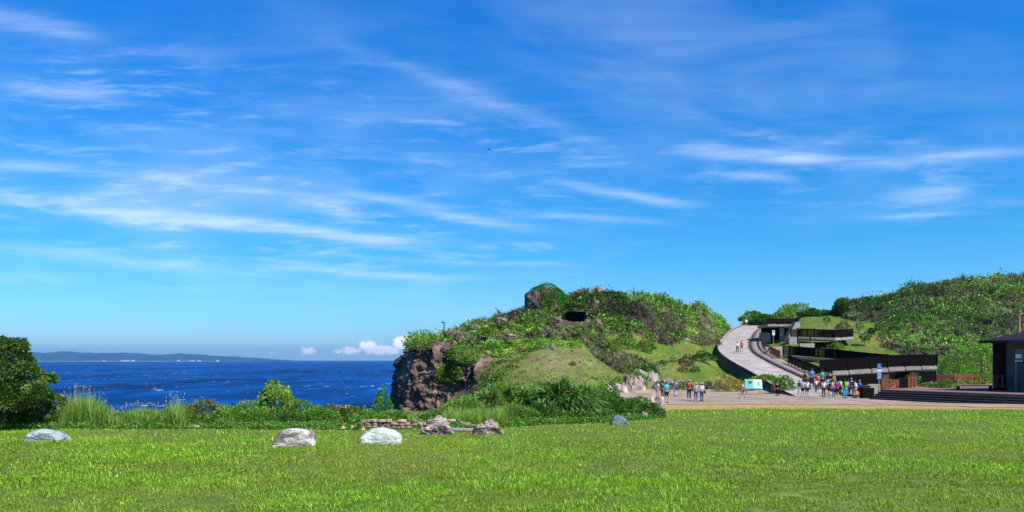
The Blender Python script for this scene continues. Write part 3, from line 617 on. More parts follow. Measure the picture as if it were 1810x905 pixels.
# ------------------------------------------------------------------ cliff face of the headland
def cliff():
    pl = resample([(-15.5, 135), (-14.6, 112), (-13.3, 98), (-12.5, 91.5), (-11.2, 88.6), (-9.4, 87.4), (-7.6, 87.2), (-5.6, 86.6), (-3.6, 85.6), (-1.6, 84.0), (.6, 82.5)], 260)[:, :2]
    tg = np.gradient(pl, axis=0); tg = unit(tg); nrm = np.stack([tg[:, 1], -tg[:, 0]], -1)      # points out of the hill
    ztop = np.interp(pl[:, 0], [-15.5, -13.3, -12.5, -11.2, -9.4, -7.6, -5.6, -3.6, -1.6, .6], [-1.0, .6, 1.6, 2.2, 2.25, 1.9, 1.3, .3, -1.2, -2.6])
    nt = 120; tt = np.linspace(0, 1, nt); zb = -12.0
    u = np.arange(len(pl))[:, None] * np.ones((1, nt)); Zc = ztop[:, None] + (zb - ztop[:, None]) * tt[None, :]
    prof = np.interp(tt, [0, .04, .10, .25, .45, .6, .8, 1], [-2.8, -.5, -.05, .15, .5, 1.4, 3.2, 5.5])
    bx = pl[:, 0][:, None] + nrm[:, 0][:, None] * prof[None]; by = pl[:, 1][:, None] + nrm[:, 1][:, None] * prof[None]
    q3 = np.stack([bx, by, Zc], -1).reshape(-1, 3)
    # fractured, tilted beds and vertical gullies
    q3 = q3 + np.stack([fbm(q3 * .8 + a_, 3) for a_ in (3, 13, 23)], -1) * .35
    w_ = fbm(q3 / 3.0, 4); beds = np.abs(np.sin((q3[:, 2] * 1.9 + q3[:, 0] * .75 + w_ * 2.2) * 1.6)) ; r1 = 1 - np.abs(fbm(q3 * [.45, .45, .16] + 4, 4)) * 1.7; r2 = 1 - np.abs(fbm(q3 * [1.3, 1.3, .9] + 9, 3)) * 1.7
    r3 = 1 - np.abs(fbm(np.stack([q3[:, 0] * .9 + q3[:, 2] * .7, q3[:, 1] * .9, q3[:, 2] * 3.6 - q3[:, 0] * 1.4], -1) + 50, 3)) * 1.8; dsp = (.95 * (r1 - .55) + .34 * beds ** .5 + .18 * (r2 - .5) + .30 * (r3 - .5)) ; dsp = dsp.reshape(len(pl), nt) * np.interp(tt, [0, .08, 1], [.1, 1, 1])[None]
    Vx = bx + nrm[:, 0][:, None] * dsp; Vy = by + nrm[:, 1][:, None] * dsp; Vz = Zc + .12 * (r2.reshape(len(pl), nt) - .5)
    f = (fbm(q3 * .6 + 31, 4) * .5 + .5).clip(0, 1)[:, None]; cc = np.array((.06, .038, .03)) * (1 - f) + np.array((.25, .165, .125)) * f
    g2 = (fbm(q3 * 1.7 + 77, 3) * .5 + .5); cc = np.where((g2 > .74)[:, None], cc * .45, cc)
    ii = np.arange(len(pl) * nt).reshape(len(pl), nt); Fq = np.stack([ii[:-1, :-1], ii[1:, :-1], ii[1:, 1:], ii[:-1, 1:]], -1).reshape(-1, 4)
    o = link('cliff', mesh_np('cliff', np.stack([Vx, Vy, Vz], -1).reshape(-1, 3), Fq, cc, False), ROCKV); tag(o, kind='structure')
    return Vx, Vy, Vz, nrm
CX, CY, CZ, CN = cliff()
# bright creepers hanging on the cliff, drawn from spots on the rock surface
def creeper(px, py, rx, ry, label, n, cols):
    qx = 905 + F * CX / CY; qy = 636 - F * CZ / CY; ok = (((qx - px) / rx) ** 2 + ((qy - py) / ry) ** 2 + .35 * vnoise(np.stack([qx.ravel() / 9, qy.ravel() / 9, 0 * qx.ravel()], -1)).reshape(qx.shape)) < 1
    ok &= (np.arange(CX.shape[0]) > 60)[:, None]
    I, J = np.where(ok)
    if len(I) < 4: return
    k = RNG.integers(0, len(I), n); o = np.stack([CX[I[k], J[k]], CY[I[k], J[k]], CZ[I[k], J[k]]], -1); nn = np.concatenate([CN[I[k]], np.full((n, 1), .35)], 1)
    c0 = o.mean(0); Pt = o - c0 + nn * RNG.uniform(.15, .75, (n, 1)) + RNG.normal(0, .14, (n, 3)); Ls = .22 * RNG.uniform(.6, 1.3, n)
    f = foliage('creeper', [leaves(Pt, unit(nn + rdir(n) * .7), Ls, Ls * .6, pal(n, cols, None, .25))]); f.location = c0; tag(f, label, 'creeper', 'creepers hanging on the cliff')
creeper(797, 661, 22, 16, 'bright lime creeper patch lowest on the brown cliff face', 1700, GREEN_BRIGHT)
creeper(822, 629, 34, 16, 'wide mid green creeper hanging under the cliff rim', 2600, GREEN_MIX + GREEN_BRIGHT)
creeper(748, 610, 22, 10, 'green creeper spilling over the left corner of the cliff top', 1600, GREEN_MIX)

# rocks ---------------------------------------------------------------
def rock_mesh(seed, sx, sy, sz, cuts=10, rough=.12, pit=0.0, c0=(.4, .4, .4), c1=(.7, .7, .7), sub=5, fr=2.5, kbox=2.0, hmin=.62, skew=0):
    bm = bmesh.new(); bmesh.ops.create_icosphere(bm, subdivisions=sub, radius=1); V = np.array([v.co[:] for v in bm.verts]); Fq = np.array([[v.index for v in f.verts] for f in bm.faces]); bm.free()
    V = V / ((np.abs(V) ** kbox).sum(1) ** (1 / kbox))[:, None]; r = np.random.default_rng(seed)
    for _ in range(cuts):
        d = unit(r.normal(size=3)); d[2] = abs(d[2]) * .8; d = unit(d); h = r.uniform(hmin, hmin + .24); e = V @ d; over = e > h; V[over] -= np.outer((e[over] - h) * .93, d)
    nn = unit(V); ns = fbm(V * fr + seed, 5, .55); V = V + nn * (ns * rough)[:, None]
    if pit: V = V - nn * (np.clip(np.abs(fbm(V * fr * 1.6 + 40 + seed, 4)) - .12, 0, 1) * pit)[:, None]
    if skew: V[:, 0] = np.where(V[:, 0] < 0, V[:, 0] * (1 - skew * np.clip(V[:, 2], -.3, 1)), V[:, 0])
    V = V * np.array([sx, sy, sz]); V[:, 2] = np.maximum(V[:, 2], -.35 * sz)
    f = (fbm(V / max(sx, .2) * 2.2 + seed * 3, 4) * .7 + .5).clip(0, 1)[:, None]; cc = np.array(c0) * (1 - f) + np.array(c1) * f
    return mesh_np('rock', V, Fq, cc, True)
def hull_rock(prof, sx, sy, sz, c0, c1, seed, rough, fine, fr, cr=.0):
    bm = bmesh.new(); r = np.random.default_rng(seed)
    for (x, z) in prof:
        for yy, k in ((-.5, .80), (-.36, .95), (.0, 1.0), (.36, .9), (.5, .6)):
            bm.verts.new((x * (1 - .12 * abs(yy)) + r.normal(0, .012), yy * (1 - .35 * max(0, z - .5)) + r.normal(0, .02), z * k + r.normal(0, .012) if z > .02 else -.25))
    bmesh.ops.convex_hull(bm, input=list(bm.verts)); loose = [v for v in bm.verts if not v.link_faces]; bmesh.ops.delete(bm, geom=loose, context='VERTS')
    bmesh.ops.triangulate(bm, faces=bm.faces); bmesh.ops.bevel(bm, geom=list(bm.edges), offset=.018, segments=2, affect='EDGES'); bmesh.ops.triangulate(bm, faces=bm.faces)
    for _ in range(5):
        lg = [e for e in bm.edges if e.calc_length() > .05]
        if not lg: break
        bmesh.ops.subdivide_edges(bm, edges=lg, cuts=1); bmesh.ops.triangulate(bm, faces=bm.faces)
    bm.normal_update(); V = np.array([v.co[:] for v in bm.verts]); Nn = np.array([v.normal[:] for v in bm.verts]); Fq = np.array([[v.index for v in f.verts] for f in bm.faces]) if not bm.verts.index_update() else 0; bm.free()
    V = V + Nn * (fbm(V * fr + seed, 3) * rough)[:, None] + Nn * (fbm(V * fr * 4 + seed, 3) * fine)[:, None]
    if cr: V = V - Nn * (np.clip(.55 - np.abs(fbm(V * [fr, fr, fr * 2.2] + 5 + seed, 3)) * 3, 0, 1) * cr)[:, None]
    f = (fbm(V * 3.2 + seed * 3, 4) * .8 + .5).clip(0, 1)[:, None]; cc = np.array(c0) * (1 - f) + np.array(c1) * f; V = V * np.array([sx, sy, sz])
    return mesh_np('rock', V, Fq, cc, True)
def shaped_rock(px, pbase, wpx, hpx, label, prof, seed, c0, c1, rough=.03, fine=.01, fr=2.5, cr=.03, dep=.7, rz=0, name='boulder', group=None):
    x, Y, z = hit(px, pbase); W_ = wpx / F * Y; o = link(name, hull_rock(prof, W_, W_ * dep, hpx / F * Y, c0, c1, seed, rough, fine, fr, cr), ROCKN)
    o.location = (x, Y + W_ * dep * .4, z + .01); o.rotation_euler = (0, 0, rz); tag(o, label, 'rock', group); return o
ROCKN = vmat('boulder_stone', .85, 0, .22, 9, .5, 22, .25)
def rock(px, pbase, wpx, hpx, label, seed, c0, c1, cuts=10, rough=.12, pit=0, Y=None, name='boulder', group=None, dep=.7, rz=0, fr=2.5, lift=0., sub=5, kbox=2.0, hmin=.62, skew=0):
    if Y is None: x, Y, z = hit(px, pbase)
    else: x = (px - 905) / F * Y; z = surf(x, Y)
    W_ = wpx / F * Y; Hh = hpx / F * Y
    o = link(name, rock_mesh(seed, W_ * .56, W_ * .5 * dep, Hh * 1.12, cuts, rough, pit, c0, c1, sub, fr, kbox, hmin, skew), ROCKN); o.location = (x, Y + W_ * .25 * dep, z + Hh * .02 + lift); o.rotation_euler = (0, 0, rz)
    tag(o, label, 'rock', group); return o

# dark hollows in the hillside: recessed rock bowls behind real openings in the ground
for cx, cy, rx, ry, cY in CAVES:
    mb = MB(); mb.ball((0, 0, 0), ((rx + 5) / F * cY, 3.2, (ry + 4) / F * cY), 20, 14); me_o = mb.build('rock_hollow', ROCKV, None, 0, True); me = me_o.data
    vv = np.empty(len(me.vertices) * 3); me.vertices.foreach_get('co', vv); vv = vv.reshape(-1, 3); vv = vv * (1 + .18 * fbm(vv * 1.3, 3))[:, None]; me.vertices.foreach_set('co', vv.ravel())
    bm = bmesh.new(); bm.from_mesh(me); bmesh.ops.delete(bm, geom=[f for f in bm.faces if f.calc_center_median().y < -.2], context='FACES'); bm.to_mesh(me); bm.free()
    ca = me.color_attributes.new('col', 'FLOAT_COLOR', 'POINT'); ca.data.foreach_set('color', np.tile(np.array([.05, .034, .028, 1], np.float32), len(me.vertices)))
    me_o.location = P(cx, cy, cY) + Vector((0, .6, 0)); me_o['kind'] = 'structure'
# knob and outcrops of the summit
BR0, BR1 = (.1, .07, .055), (.3, .22, .17)
def outcrop(px, py, Y, wpx, hpx, label, seed, c0=BR0, c1=BR1, group=None, rough=.2):
    Wm, Hm = wpx / F * Y, hpx / F * Y; o = link('rock_outcrop', rock_mesh(seed, Wm * .55, Wm * .5, Hm * .62, 7, rough * .55, .22, c0, c1, 5, 1.8, 2.8), ROCKV)
    o.location = P(px, py + hpx * .5, Y); tag(o, label, 'rock', group); return o
outcrop(945, 510, 115.0, 34, 46, 'dark upright rock left of the round green knob on the summit', 3, (.05, .036, .03), (.2, .14, .11))
outcrop(962, 512, 118, 58, 30, 'broad rock core under the round green creeper cap', 5)
outcrop(1030, 512, 121, 44, 22, 'jagged brown rock crest on the highest part of the headland', 8)
outcrop(1057, 510, 121.5, 28, 22, 'pinkish rock crest next to the two hilltop visitors', 11, (.2, .13, .11), (.42, .32, .26))
outcrop(1052, 532, 114.5, 18, 22, 'bare tan rock slab below the highest crest', 12, (.16, .11, .08), (.42, .3, .22))
outcrop(986, 560, 103.5, 18, 14, 'dark brown rock left of the shaded cave hollow', 14)
outcrop(1056, 566, 104, 18, 14, 'dark brown rock right of the shaded cave hollow', 15)
outcrop(885, 560, 104, 26, 16, 'brown rock breaking out of scrub halfway up the left ridge', 16)
outcrop(838, 574, 103, 28, 10, 'flat brown rock edge on the left ridge skyline', 17)
outcrop(808, 584, 99, 16, 12, 'small brown rock beside the thin pole on the ridge', 18)
outcrop(903, 590, 97, 22, 12, 'brown rock in scrub above the dry grass slope', 19)
outcrop(977, 606, 90, 10, 14, 'small brown stump-like rock at the top of the dry grass slope', 20)
outcrop(1200, 596, 116, 40, 14, 'grey rock ledge beneath the scrub at the right end of the headland', 21, (.15, .11, .09), (.35, .27, .22))
def knob():
    e = empty('shrub', P(966, 522, 116)); tag(e, 'smooth round bright green creeper cap on the summit knob', 'shrub'); Y = 116
    lb = [(0, 0, .1, 2.2, 1.6, 1.45), (1.2, 0, -.35, 1.5, 1.3, 1.3), (-1.0, -.2, -.2, 1.5, 1.4, 1.5), (.3, -.5, -1.2, 2.6, 1.6, 1.4), (1.7, -.2, -1.4, 1.5, 1.4, 1.2)]
    foliage('foliage', [lobe_leaves(lb, 9000, .16, [(.06, .22, .012), (.09, .28, .015), (.04, .15, .01)], shell=.12, jit=.12)], e); stems(e, (0, 0, -1), [(1, 0, .5), (-1, 0, .5), (0, .3, 1)], .05)
knob()

# ------------------------------------------------------------------ grass on slopes, lawn, tall grass
def lawn_blades():
    parts = []
    def batch(n, y0, y1, hh, wd, K, pw=1.0):
        Y = y0 + (y1 - y0) * RNG.random(n) ** pw; a = RNG.uniform(-.70, .70, n); X = a * Y; px = topx(X, Y); le = np.interp(px, *LAWN_E) + .9 * n2(X, Y, 2.0, 2)
        pat = n2(X, Y, 2.2, 3); dry = n2(X + 31, Y + 7, 4.5, 4); den = n2(X + 5, Y - 9, .45, 2)
        ok = (Y < le) & (RNG.random(n) < np.clip(.82 + .45 * den - .45 * np.clip(dry - .35, 0, 1), .12, 1)); X, Y, pat, dry, den, px = [v[ok] for v in (X, Y, pat, dry, den, px)]; n = len(X)
        Z = baseH(X, Y) + .035 * n2(X, Y, 3.5, 3) - .01
        h = hh * RNG.uniform(.5, 1.45, n) * np.clip(1 + .35 * pat + .5 * vnoise(np.stack([X / .22, Y / .30, X * 0 + 2], -1)), .3, 2)
        c = pal(n, [(.15, .31, .010), (.24, .43, .022), (.07, .18, .010), (.46, .60, .10)], [.36, .26, .22, .16], .2)
        g2 = np.clip(.5 + .9 * pat, 0, 1)[:, None]; clump = vnoise(np.stack([X / .22, Y / .30, X * 0 + 2], -1)); c = c * np.clip(1 + (.20 * pat + .12 * den + .24 * clump), .25, 2)[:, None]; c = c * np.where(g2 > .5, 1, [1.08, .93, 1.1]) 
        ed = np.clip((Y - 30) / 18, 0, 1) ** 1.5
        d_ = np.clip((dry - .42 + .60 * ed) * 1.0 + RNG.normal(0, .14, n), 0, .8)[:, None]; c = c * (1 - d_) + np.array((.36, .37, .06)) * d_
        worn = np.zeros(n)
        for wx_, wy_, rx_, ry_ in ((-2.1, 14.3, .55, .35), (-.8, 13.0, .4, .25), (2.5, 17, .9, .4), (-6.2, 20, 1.3, .5), (6.5, 24, 1.6, .7), (9, 33, 2.5, .9)): worn = np.maximum(worn, np.exp(-(((X - wx_) / rx_) ** 2 + ((Y - wy_) / ry_) ** 2)))
        wm = (worn * (.6 + .5 * vnoise(np.stack([X / .15, Y / .15, X * 0 + 8], -1)))).clip(0, .85)[:, None]; c = c * (1 - wm) + np.array((.27, .17, .07)) * wm; h = h * (1 - .5 * wm[:, 0])
        tufty = vnoise(np.stack([X / .16, Y / .16, X * 0], -1)); D = unit(rdir(n) * 1.0 + UP * .85 + np.stack([tufty * .5, X * 0, X * 0], -1))
        wds = wd * RNG.uniform(.7, 1.4, n)
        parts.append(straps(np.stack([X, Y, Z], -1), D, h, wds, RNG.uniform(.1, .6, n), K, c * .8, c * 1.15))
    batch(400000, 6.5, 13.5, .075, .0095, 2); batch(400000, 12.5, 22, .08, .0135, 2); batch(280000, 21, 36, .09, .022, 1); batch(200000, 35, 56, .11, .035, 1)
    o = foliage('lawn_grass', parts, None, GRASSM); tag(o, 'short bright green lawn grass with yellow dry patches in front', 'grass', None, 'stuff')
    # straw strip
    n = 90000; a = RNG.uniform(.14, .72, n); Y = RNG.uniform(40, 59, n); X = a * Y; px = topx(X, Y); le = np.interp(px, *LAWN_E); pf2 = np.interp(px, *PAVE_F)
    ok = (Y > le - 4.5 * RNG.random(n) ** 2) & (Y < pf2 + .5 * n2(X, Y, 1.5, 2)) & (px > 1172); X, Y = X[ok], Y[ok]; n = len(X); c = pal(n, [(.50, .36, .13), (.38, .25, .08), (.33, .33, .08), (.22, .13, .05)], [.5, .27, .13, .1])
    o = foliage('dry_grass', [straps(np.stack([X, Y, H(X, Y) - .01], -1), unit(rdir(n) + UP * .5), RNG.uniform(.04, .09, n), .035, .4, 1, c)], None, GRASSM); tag(o, 'strip of dry straw coloured grass between lawn and paved plaza', 'grass', None, 'stuff')
lawn_blades()
def slope_grass():
    n = 420000; X = RNG.uniform(-6, 60, n); Y = RNG.uniform(58, 168, n); Z = H(X, Y); px = topx(X, Y); py = 636 - F * Z / Y
    ok = ~inpoly(px, py, POLY_HEAD) & ~inpoly(px, py, POLY_RIGHT) & ~((px > 1095) & (Y < 87.5)) & (px > 800) & (px < 1580)
    s, zr = road_rel(X, Y); ok &= ~((s > -2.4) & (s < 5.0)); ok &= RNG.random(n) < np.clip(75 / Y, 0, 1)
    ok &= ~((px > 1345) & (px < 1560) & (Y < 94.8))
    X, Y, Z, px, py = [v[ok] for v in (X, Y, Z, px, py)]; n = len(X); pat = n2(X, Y, 3.2, 3); pat2 = n2(X + 9, Y, 1.1, 2)
    c = pal(n, [(.13, .27, .02), (.19, .33, .03), (.24, .34, .05)], None, .12) * (1 + .35 * pat)[:, None]
    dr = np.clip(np.exp(-(((px - 985) / 80) ** 2 + ((py - 640) / 36) ** 2)) * 1.25 + .7 * pat2 + .4 * pat - .3, 0, .95)[:, None]; c = c * (1 - dr) + np.array((.33, .29, .15)) * dr
    br = (np.clip(pat2 - .45, 0, 1) * 1.6)[:, None] * (px < 1150)[:, None]; c = c * (1 - br) + np.array((.2, .12, .05)) * br
    o = foliage('slope_grass', [straps(np.stack([X, Y, Z - .02], -1), unit(rdir(n) * .9 + UP), RNG.uniform(.08, .26, n) * (1 + .5 * pat2), .06, .4, 1, c)], None, GRASSM); tag(o, 'green and tan meadow grass on the slopes around the road', 'grass', None, 'stuff')
slope_grass()
def tall_grass(px0, px1, Y0, Y1, n, hh, label, plume=0, cols=None):
    px = RNG.uniform(px0, px1, n); Y = RNG.uniform(Y0, Y1, n); X = (px - 905) / F * Y; Z = H(X, Y); hm = (1 + .45 * n2(px / 40, Y * 0, 1.0, 3)) * np.clip(np.minimum(px - px0, px1 - px) / 15 + .35, .35, 1)
    c = pal(n, cols or [(.16, .34, .03), (.25, .42, .06), (.11, .26, .02), (.34, .42, .12)], None, .2)
    base = np.stack([X, Y, Z - .03], -1); D = unit(rdir(n) * .38 + UP * 1.1 + np.array([.12, 0, 0]))
    parts = [straps(base, D, hh * RNG.uniform(.55, 1.15, n) * hm, .022, RNG.uniform(.15, .5, n), 4, c)]
    if plume:
        k = RNG.integers(0, n, plume); D2 = unit(rdir(plume) * .16 + UP); Lp = hh * hm[k] * RNG.uniform(1.0, 1.22, plume)
        parts.append(straps(base[k], D2, Lp, .012, .1, 3, pal(plume, [(.4, .42, .18)]))); tp = base[k] + D2 * (Lp * .97)[:, None] - UP * (Lp * .1)[:, None]
        for j in range(5): parts.append(straps(tp, unit(rdir(plume) * .35 + UP), RNG.uniform(.06, .16, plume), .014, .3, 2, pal(plume, [(.5, .48, .36), (.4, .42, .28)])))
    o = foliage('tall_grass', parts, None, GRASSM); tag(o, label, 'grass', None, 'stuff')
tall_grass(96, 330, 28.0, 31.5, 15000, .95, 'tall light green reed grass with whitish plumes at the lawn edge by the sea', 150)
tall_grass(-60, 120, 27.9, 29.5, 4500, .7, 'knee high grass at the foot of the dark left tree', 0)
tall_grass(330, 660, 30.5, 32.5, 3500, .62, 'thin grass stalks standing behind the clifftop hedge', 70)
tall_grass(780, 900, 29.2, 31.5, 5000, .75, 'yellow green grass clump in front of the screw pines', 10, [(.25, .42, .06), (.34, .45, .1), (.14, .3, .03)])
def creep(px0, px1, label, n=9000, off=0.0, cols=None):
    px = RNG.uniform(px0, px1, n); le = np.interp(px, *LAWN_E); Y = le + off + RNG.uniform(-.25, 1.5, n) ; X = (px - 905) / F * Y; Z = H(X, Y)
    hh = .16 + .14 * n2(X, Y, .7, 2); Pt = np.stack([X, Y, Z + np.clip(hh, .02, .5) * RNG.random(n)], -1); Ls = RNG.uniform(.04, .075, n)
    o = foliage('ground_cover', [leaves(Pt, unit(rdir(n) + UP * .8), Ls, Ls * .65, pal(n, cols or GREEN_MIX[:4], None, .25))]); tag(o, label, 'ground cover', None, 'stuff')
creep(-80, 640, 'low mixed green creeping plants between lawn and hedge', 42000)
creep(640, 800, 'low creeping plants at the foot of the little stone wall', 500, -.1)
creep(800, 1175, 'dark green creeping plants below the screw pines', 30000)
def behind_wall():
    n = 16000; px = RNG.uniform(640, 830, n); Y = RNG.uniform(30, 46, n); X = (px - 905) / F * Y; Z = H(X, Y); c = pal(n, GREEN_MIX + [(.3, .27, .1), (.26, .3, .08)], None, .2)
    o = foliage('rough_grass', [straps(np.stack([X, Y, Z - .02], -1), unit(rdir(n) * .8 + UP), RNG.uniform(.08, .3, n), .035, .4, 2, c)], None, GRASSM); tag(o, 'rough olive grass between the stone wall and the cliff', 'grass', None, 'stuff')
behind_wall()

# ------------------------------------------------------------------ plants one can point to
HG = 'shrubs of the hedge along the sea edge'
def left_tree():
    Y = 27.5; x = (8 - 905) / F * Y; z = surf(x, Y); e = empty('tree', (x, Y, z)); tag(e, 'big dark leafy tree at the left edge over the sea', 'tree')
    lb = []
    for (px, py, r) in [(-30, 640, .85), (15, 632, .62), (0, 668, .9), (48, 672, .62), (74, 697, .5), (55, 655, .38), (30, 612, .35), (85, 712, .34), (20, 705, .85), (-50, 700, 1.0), (60, 722, .5), (0, 735, .7), (-10, 608, .35), (45, 640, .3), (70, 672, .28), (92, 700, .22), (28, 735, .6)]:
        lb.append(((px - 8) / F * Y, random.uniform(-.4, .6), (636 - py) / F * Y - z, r, r * .8, r * .72))
    foliage('crown', [lobe_leaves(lb, 26000, .085, [(.04, .10, .012), (.07, .16, .015), (.02, .06, .01), (.15, .22, .04), (.26, .27, .06)], [.34, .26, .2, .13, .07], .42, .15, .5)], e)
    mb = MB(); mb.tube([(-.3, .2, -.2), (-.1, .2, .5), (0, .1, 1.2)], [.16, .13, .08], 8)
    for l in lb: mb.tube([(-.1, .2, .5), (l[0] * .6, l[1] * .6, .4 + l[2] * .5), (l[0], l[1], l[2])], [.06, .04, .01], 5)
    mb.build('trunk', M['bark'], e)
left_tree()
YEL = [(.22, .38, .04), (.32, .47, .1), (.14, .28, .03), (.08, .17, .02)]
RED = [(.07, .19, .015), (.13, .27, .03), (.2, .1, .04), (.035, .1, .01), (.26, .22, .06)]
bush(30, 757, 28.6, 120, 34, 'wide low green shrub under the dark left tree', GREEN_MIX, .07, 4200, group=HG)
bush(95, 757, 28.9, 60, 26, 'olive shrub between the dark left tree and the reed grass', RED, .06, 1800, group=HG)
bush(205, 757, 29.2, 90, 25, 'low dark shrub half hidden by the tall reed grass', GREEN_DARK, .06, 2200, group=HG, grassy=900)
bush(362, 757, 30.2, 105, 46, 'dark shrub with reddish leaves right of the reed grass', RED, .065, 6000, group=HG, nl=7)
bush(300, 757, 29.4, 70, 30, 'mid green shrub at the right end of the reed grass', GREEN_MIX, .065, 2400, group=HG, grassy=600)
bush(440, 757, 30.2, 110, 44, 'dense mid green shrub left of the pale domed shrub', GREEN_MIX, .065, 6000, group=HG)
for i_, (px_, w2, h2, lb_) in enumerate([(140, 80, 24, 'low bright green shrub at the left foot of the reed grass'), (255, 90, 27, 'bright green shrub under the right part of the reed grass'), (318, 70, 32, 'bright leafy shrub between reed grass and reddish shrub'), (402, 80, 38, 'bright green shrub right of the reddish shrub'), (455, 70, 33, 'low bright shrub at the left foot of the pale domed shrub'), (560, 90, 36, 'bright green shrub between pale dome and brown tipped shrub'), (650, 70, 30, 'bright green shrub hiding the left end of the stone wall')]):
    bush(px_, 757, 29.0 + .25 * (i_ % 3), w2, h2, lb_, GREEN_MIX[:4] + GREEN_BRIGHT[:2], .065, 3000, group=HG, grassy=350)
bush(484, 757, 31.0, 76, 76, 'pale yellow green domed shrub, the tallest in the sea hedge', YEL, .095, 6500, group=HG, nl=5, asp=.6)
bush(530, 757, 30.6, 90, 46, 'green shrub just right of the pale domed shrub', GREEN_MIX, .07, 5000, group=HG)
bush(500, 757, 29.3, 130, 26, 'low dark shrub in front of the pale domed shrub', GREEN_DARK, .06, 4200, group=HG)
bush(588, 757, 30.4, 100, 38, 'dark rounded shrub with brown leaf tips before the stone wall', RED, .065, 5000, group=HG)
bush(625, 754, 31.5, 60, 34, 'flat topped green shrub at the left end of the stone wall', GREEN_MIX, .07, 4000, group=HG)
bush(690, 745, 33.0, 80, 18, 'low bright shrub just behind the stone wall', GREEN_BRIGHT, .06, 2600, group=HG)
bush(675, 724, 43.5, 34, 36, 'small bright green bush leaning out at the cliff edge over the sea', [(.08, .26, .012), (.13, .33, .02), (.05, .16, .01)], .085, 2600, nl=4)
bush(770, 742, 33.5, 60, 16, 'low leafy shrub behind the right half of the stone wall', GREEN_MIX, .07, 1800)
SG = 'shrubs and screw pines in the middle of the lawn edge'
bush(820, 752, 33.5, 100, 48, 'bright green leafy shrub left of the screw pines', GREEN_BRIGHT, .08, 5500, group=SG, grassy=700)
bush(878, 752, 35.5, 130, 68, 'tall green shrub between bright shrub and big screw pine', GREEN_MIX, .09, 7500, group=SG, grassy=900)
bush(862, 754, 31.0, 90, 30, 'low dark green shrub right above the right coral rock', GREEN_MIX, .07, 3200, group=SG)
pandanus(862, 34.5, 70, 680, 'small screw pine with yellow tips left of the big one', 14, 34, .7, .04, [(.12, .22, .03), (.25, .35, .08), (.06, .14, .02)], SG, 3)
pandanus(908, 35.5, 100, 672, 'middle screw pine leaning against the big one', 20, 38, .85, .045, None, SG, 4)
pandanus(992, 34.5, 140, 662, 'big dark spiky screw pine, the tallest plant of the lawn edge', 34, 46, 1.05, .065, [(.06, .16, .02), (.10, .24, .03), (.035, .1, .012), (.22, .36, .08)], SG, 5)
pandanus(950, 35.8, 90, 672, 'screw pine forming the left shoulder of the big one', 24, 44, .95, .05, [(.06, .16, .018), (.10, .24, .03), (.2, .34, .06)], SG, 15)
pandanus(1032, 35.6, 80, 670, 'screw pine forming the right shoulder of the big one', 22, 44, .95, .05, [(.06, .16, .018), (.10, .24, .03), (.17, .3, .06)], SG, 16)
pandanus(960, 32.5, 90, 700, 'low fine leaved screw pine in front of the big one', 20, 40, .7, .03, [(.07, .19, .02), (.11, .26, .03), (.04, .11, .012)], SG, 6)
pandanus(1040, 35, 80, 690, 'screw pine on the right flank of the big one', 16, 36, .8, .045, None, SG, 7)
bush(900, 750, 39.0, 110, 68, 'tall leafy shrub rising behind the middle screw pine', GREEN_MIX, .1, 5500, group=SG)
bush(1050, 748, 38.5, 110, 62, 'tall leafy shrub behind the right flank of the big screw pine', GREEN_MIX[:2] + GREEN_DARK[:1], .1, 5500, group=SG)
bush(960, 752, 37.5, 120, 70, 'dark leafy shrub directly behind the big screw pine', GREEN_DARK, .1, 5500, group=SG)
bush(915, 752, 31.6, 90, 34, 'grassy green shrub between coral rock and big screw pine', GREEN_MIX, .07, 3200, group=SG, grassy=1500)
bush(1010, 750, 33.2, 90, 22, 'low creeping shrub at the foot of the big screw pine', GREEN_DARK, .07, 3000, group=SG)
bush(1075, 746, 36.0, 90, 50, 'rounded deep green shrub right of the screw pines', GREEN_DARK + GREEN_BRIGHT[:1], .08, 5500, group=SG, seed=3)
bush(1122, 742, 36.5, 100, 36, 'spreading deep green shrub above the dark boulder', [(.03, .14, .01), (.06, .2, .012), (.10, .28, .02)], .08, 5500, group=SG, seed=4)
bush(1055, 748, 34.2, 60, 20, 'small green shrub left of the dark boulder', GREEN_MIX, .07, 2000, group=SG)
bush(1152, 741, 36.0, 50, 24, 'brownish dry tipped shrub at the right end of the lawn edge', GREEN_DARK + [(.3, .22, .14)], .07, 2200, group=SG)
# on the slopes
def slope_bush(px, pb, wpx, hpx, label, cols, L=.2, n=700, asp=.5, group='shrubs scattered over the grass slopes', nl=4):
    x, Y, z = hit(px, pb, 60); return bush(px, pb, Y, wpx, hpx, label, cols, L, n, None, group, nl, asp=asp)
BRN = [(.16, .11, .08), (.24, .17, .12), (.1, .1, .04), (.3, .22, .17)]
slope_bush(1213, 646, 30, 18, 'brown withered shrub in the middle of the mown slope', BRN, .2, 900)
slope_bush(1244, 640, 44, 18, 'dark green shrub touching the brown withered one', GREEN_DARK, .2, 1300)
slope_bush(1207, 657, 18, 8, 'small purplish brown tuft below the brown withered shrub', BRN, .15, 350)
slope_bush(1228, 657, 16, 9, 'small dark tuft right of the purplish tuft', GREEN_DARK, .15, 350)
slope_bush(1190, 640, 12, 10, 'tiny yellow green sapling left of the brown withered shrub', YEL, .15, 200)
slope_bush(1172, 645, 18, 7, 'low dark green rosette on the slope left of the sapling', GREEN_DARK, .15, 300)
slope_bush(1145, 668, 40, 24, 'dark bush behind the coral rocks at the plaza', GREEN_DARK + GREEN_MIX[:2], .17, 1500)
slope_bush(1125, 684, 50, 28, 'yellow green bush growing among the coral rocks', GREEN_MIX, .15, 1600)
slope_bush(1090, 684, 24, 18, 'yellow flowering bush left of the coral rocks', YEL + [(.5, .4, .05)], .13, 900)
slope_bush(1012, 646, 12, 6, 'tiny brown tuft alone on the dry slope', BRN, .12, 200)
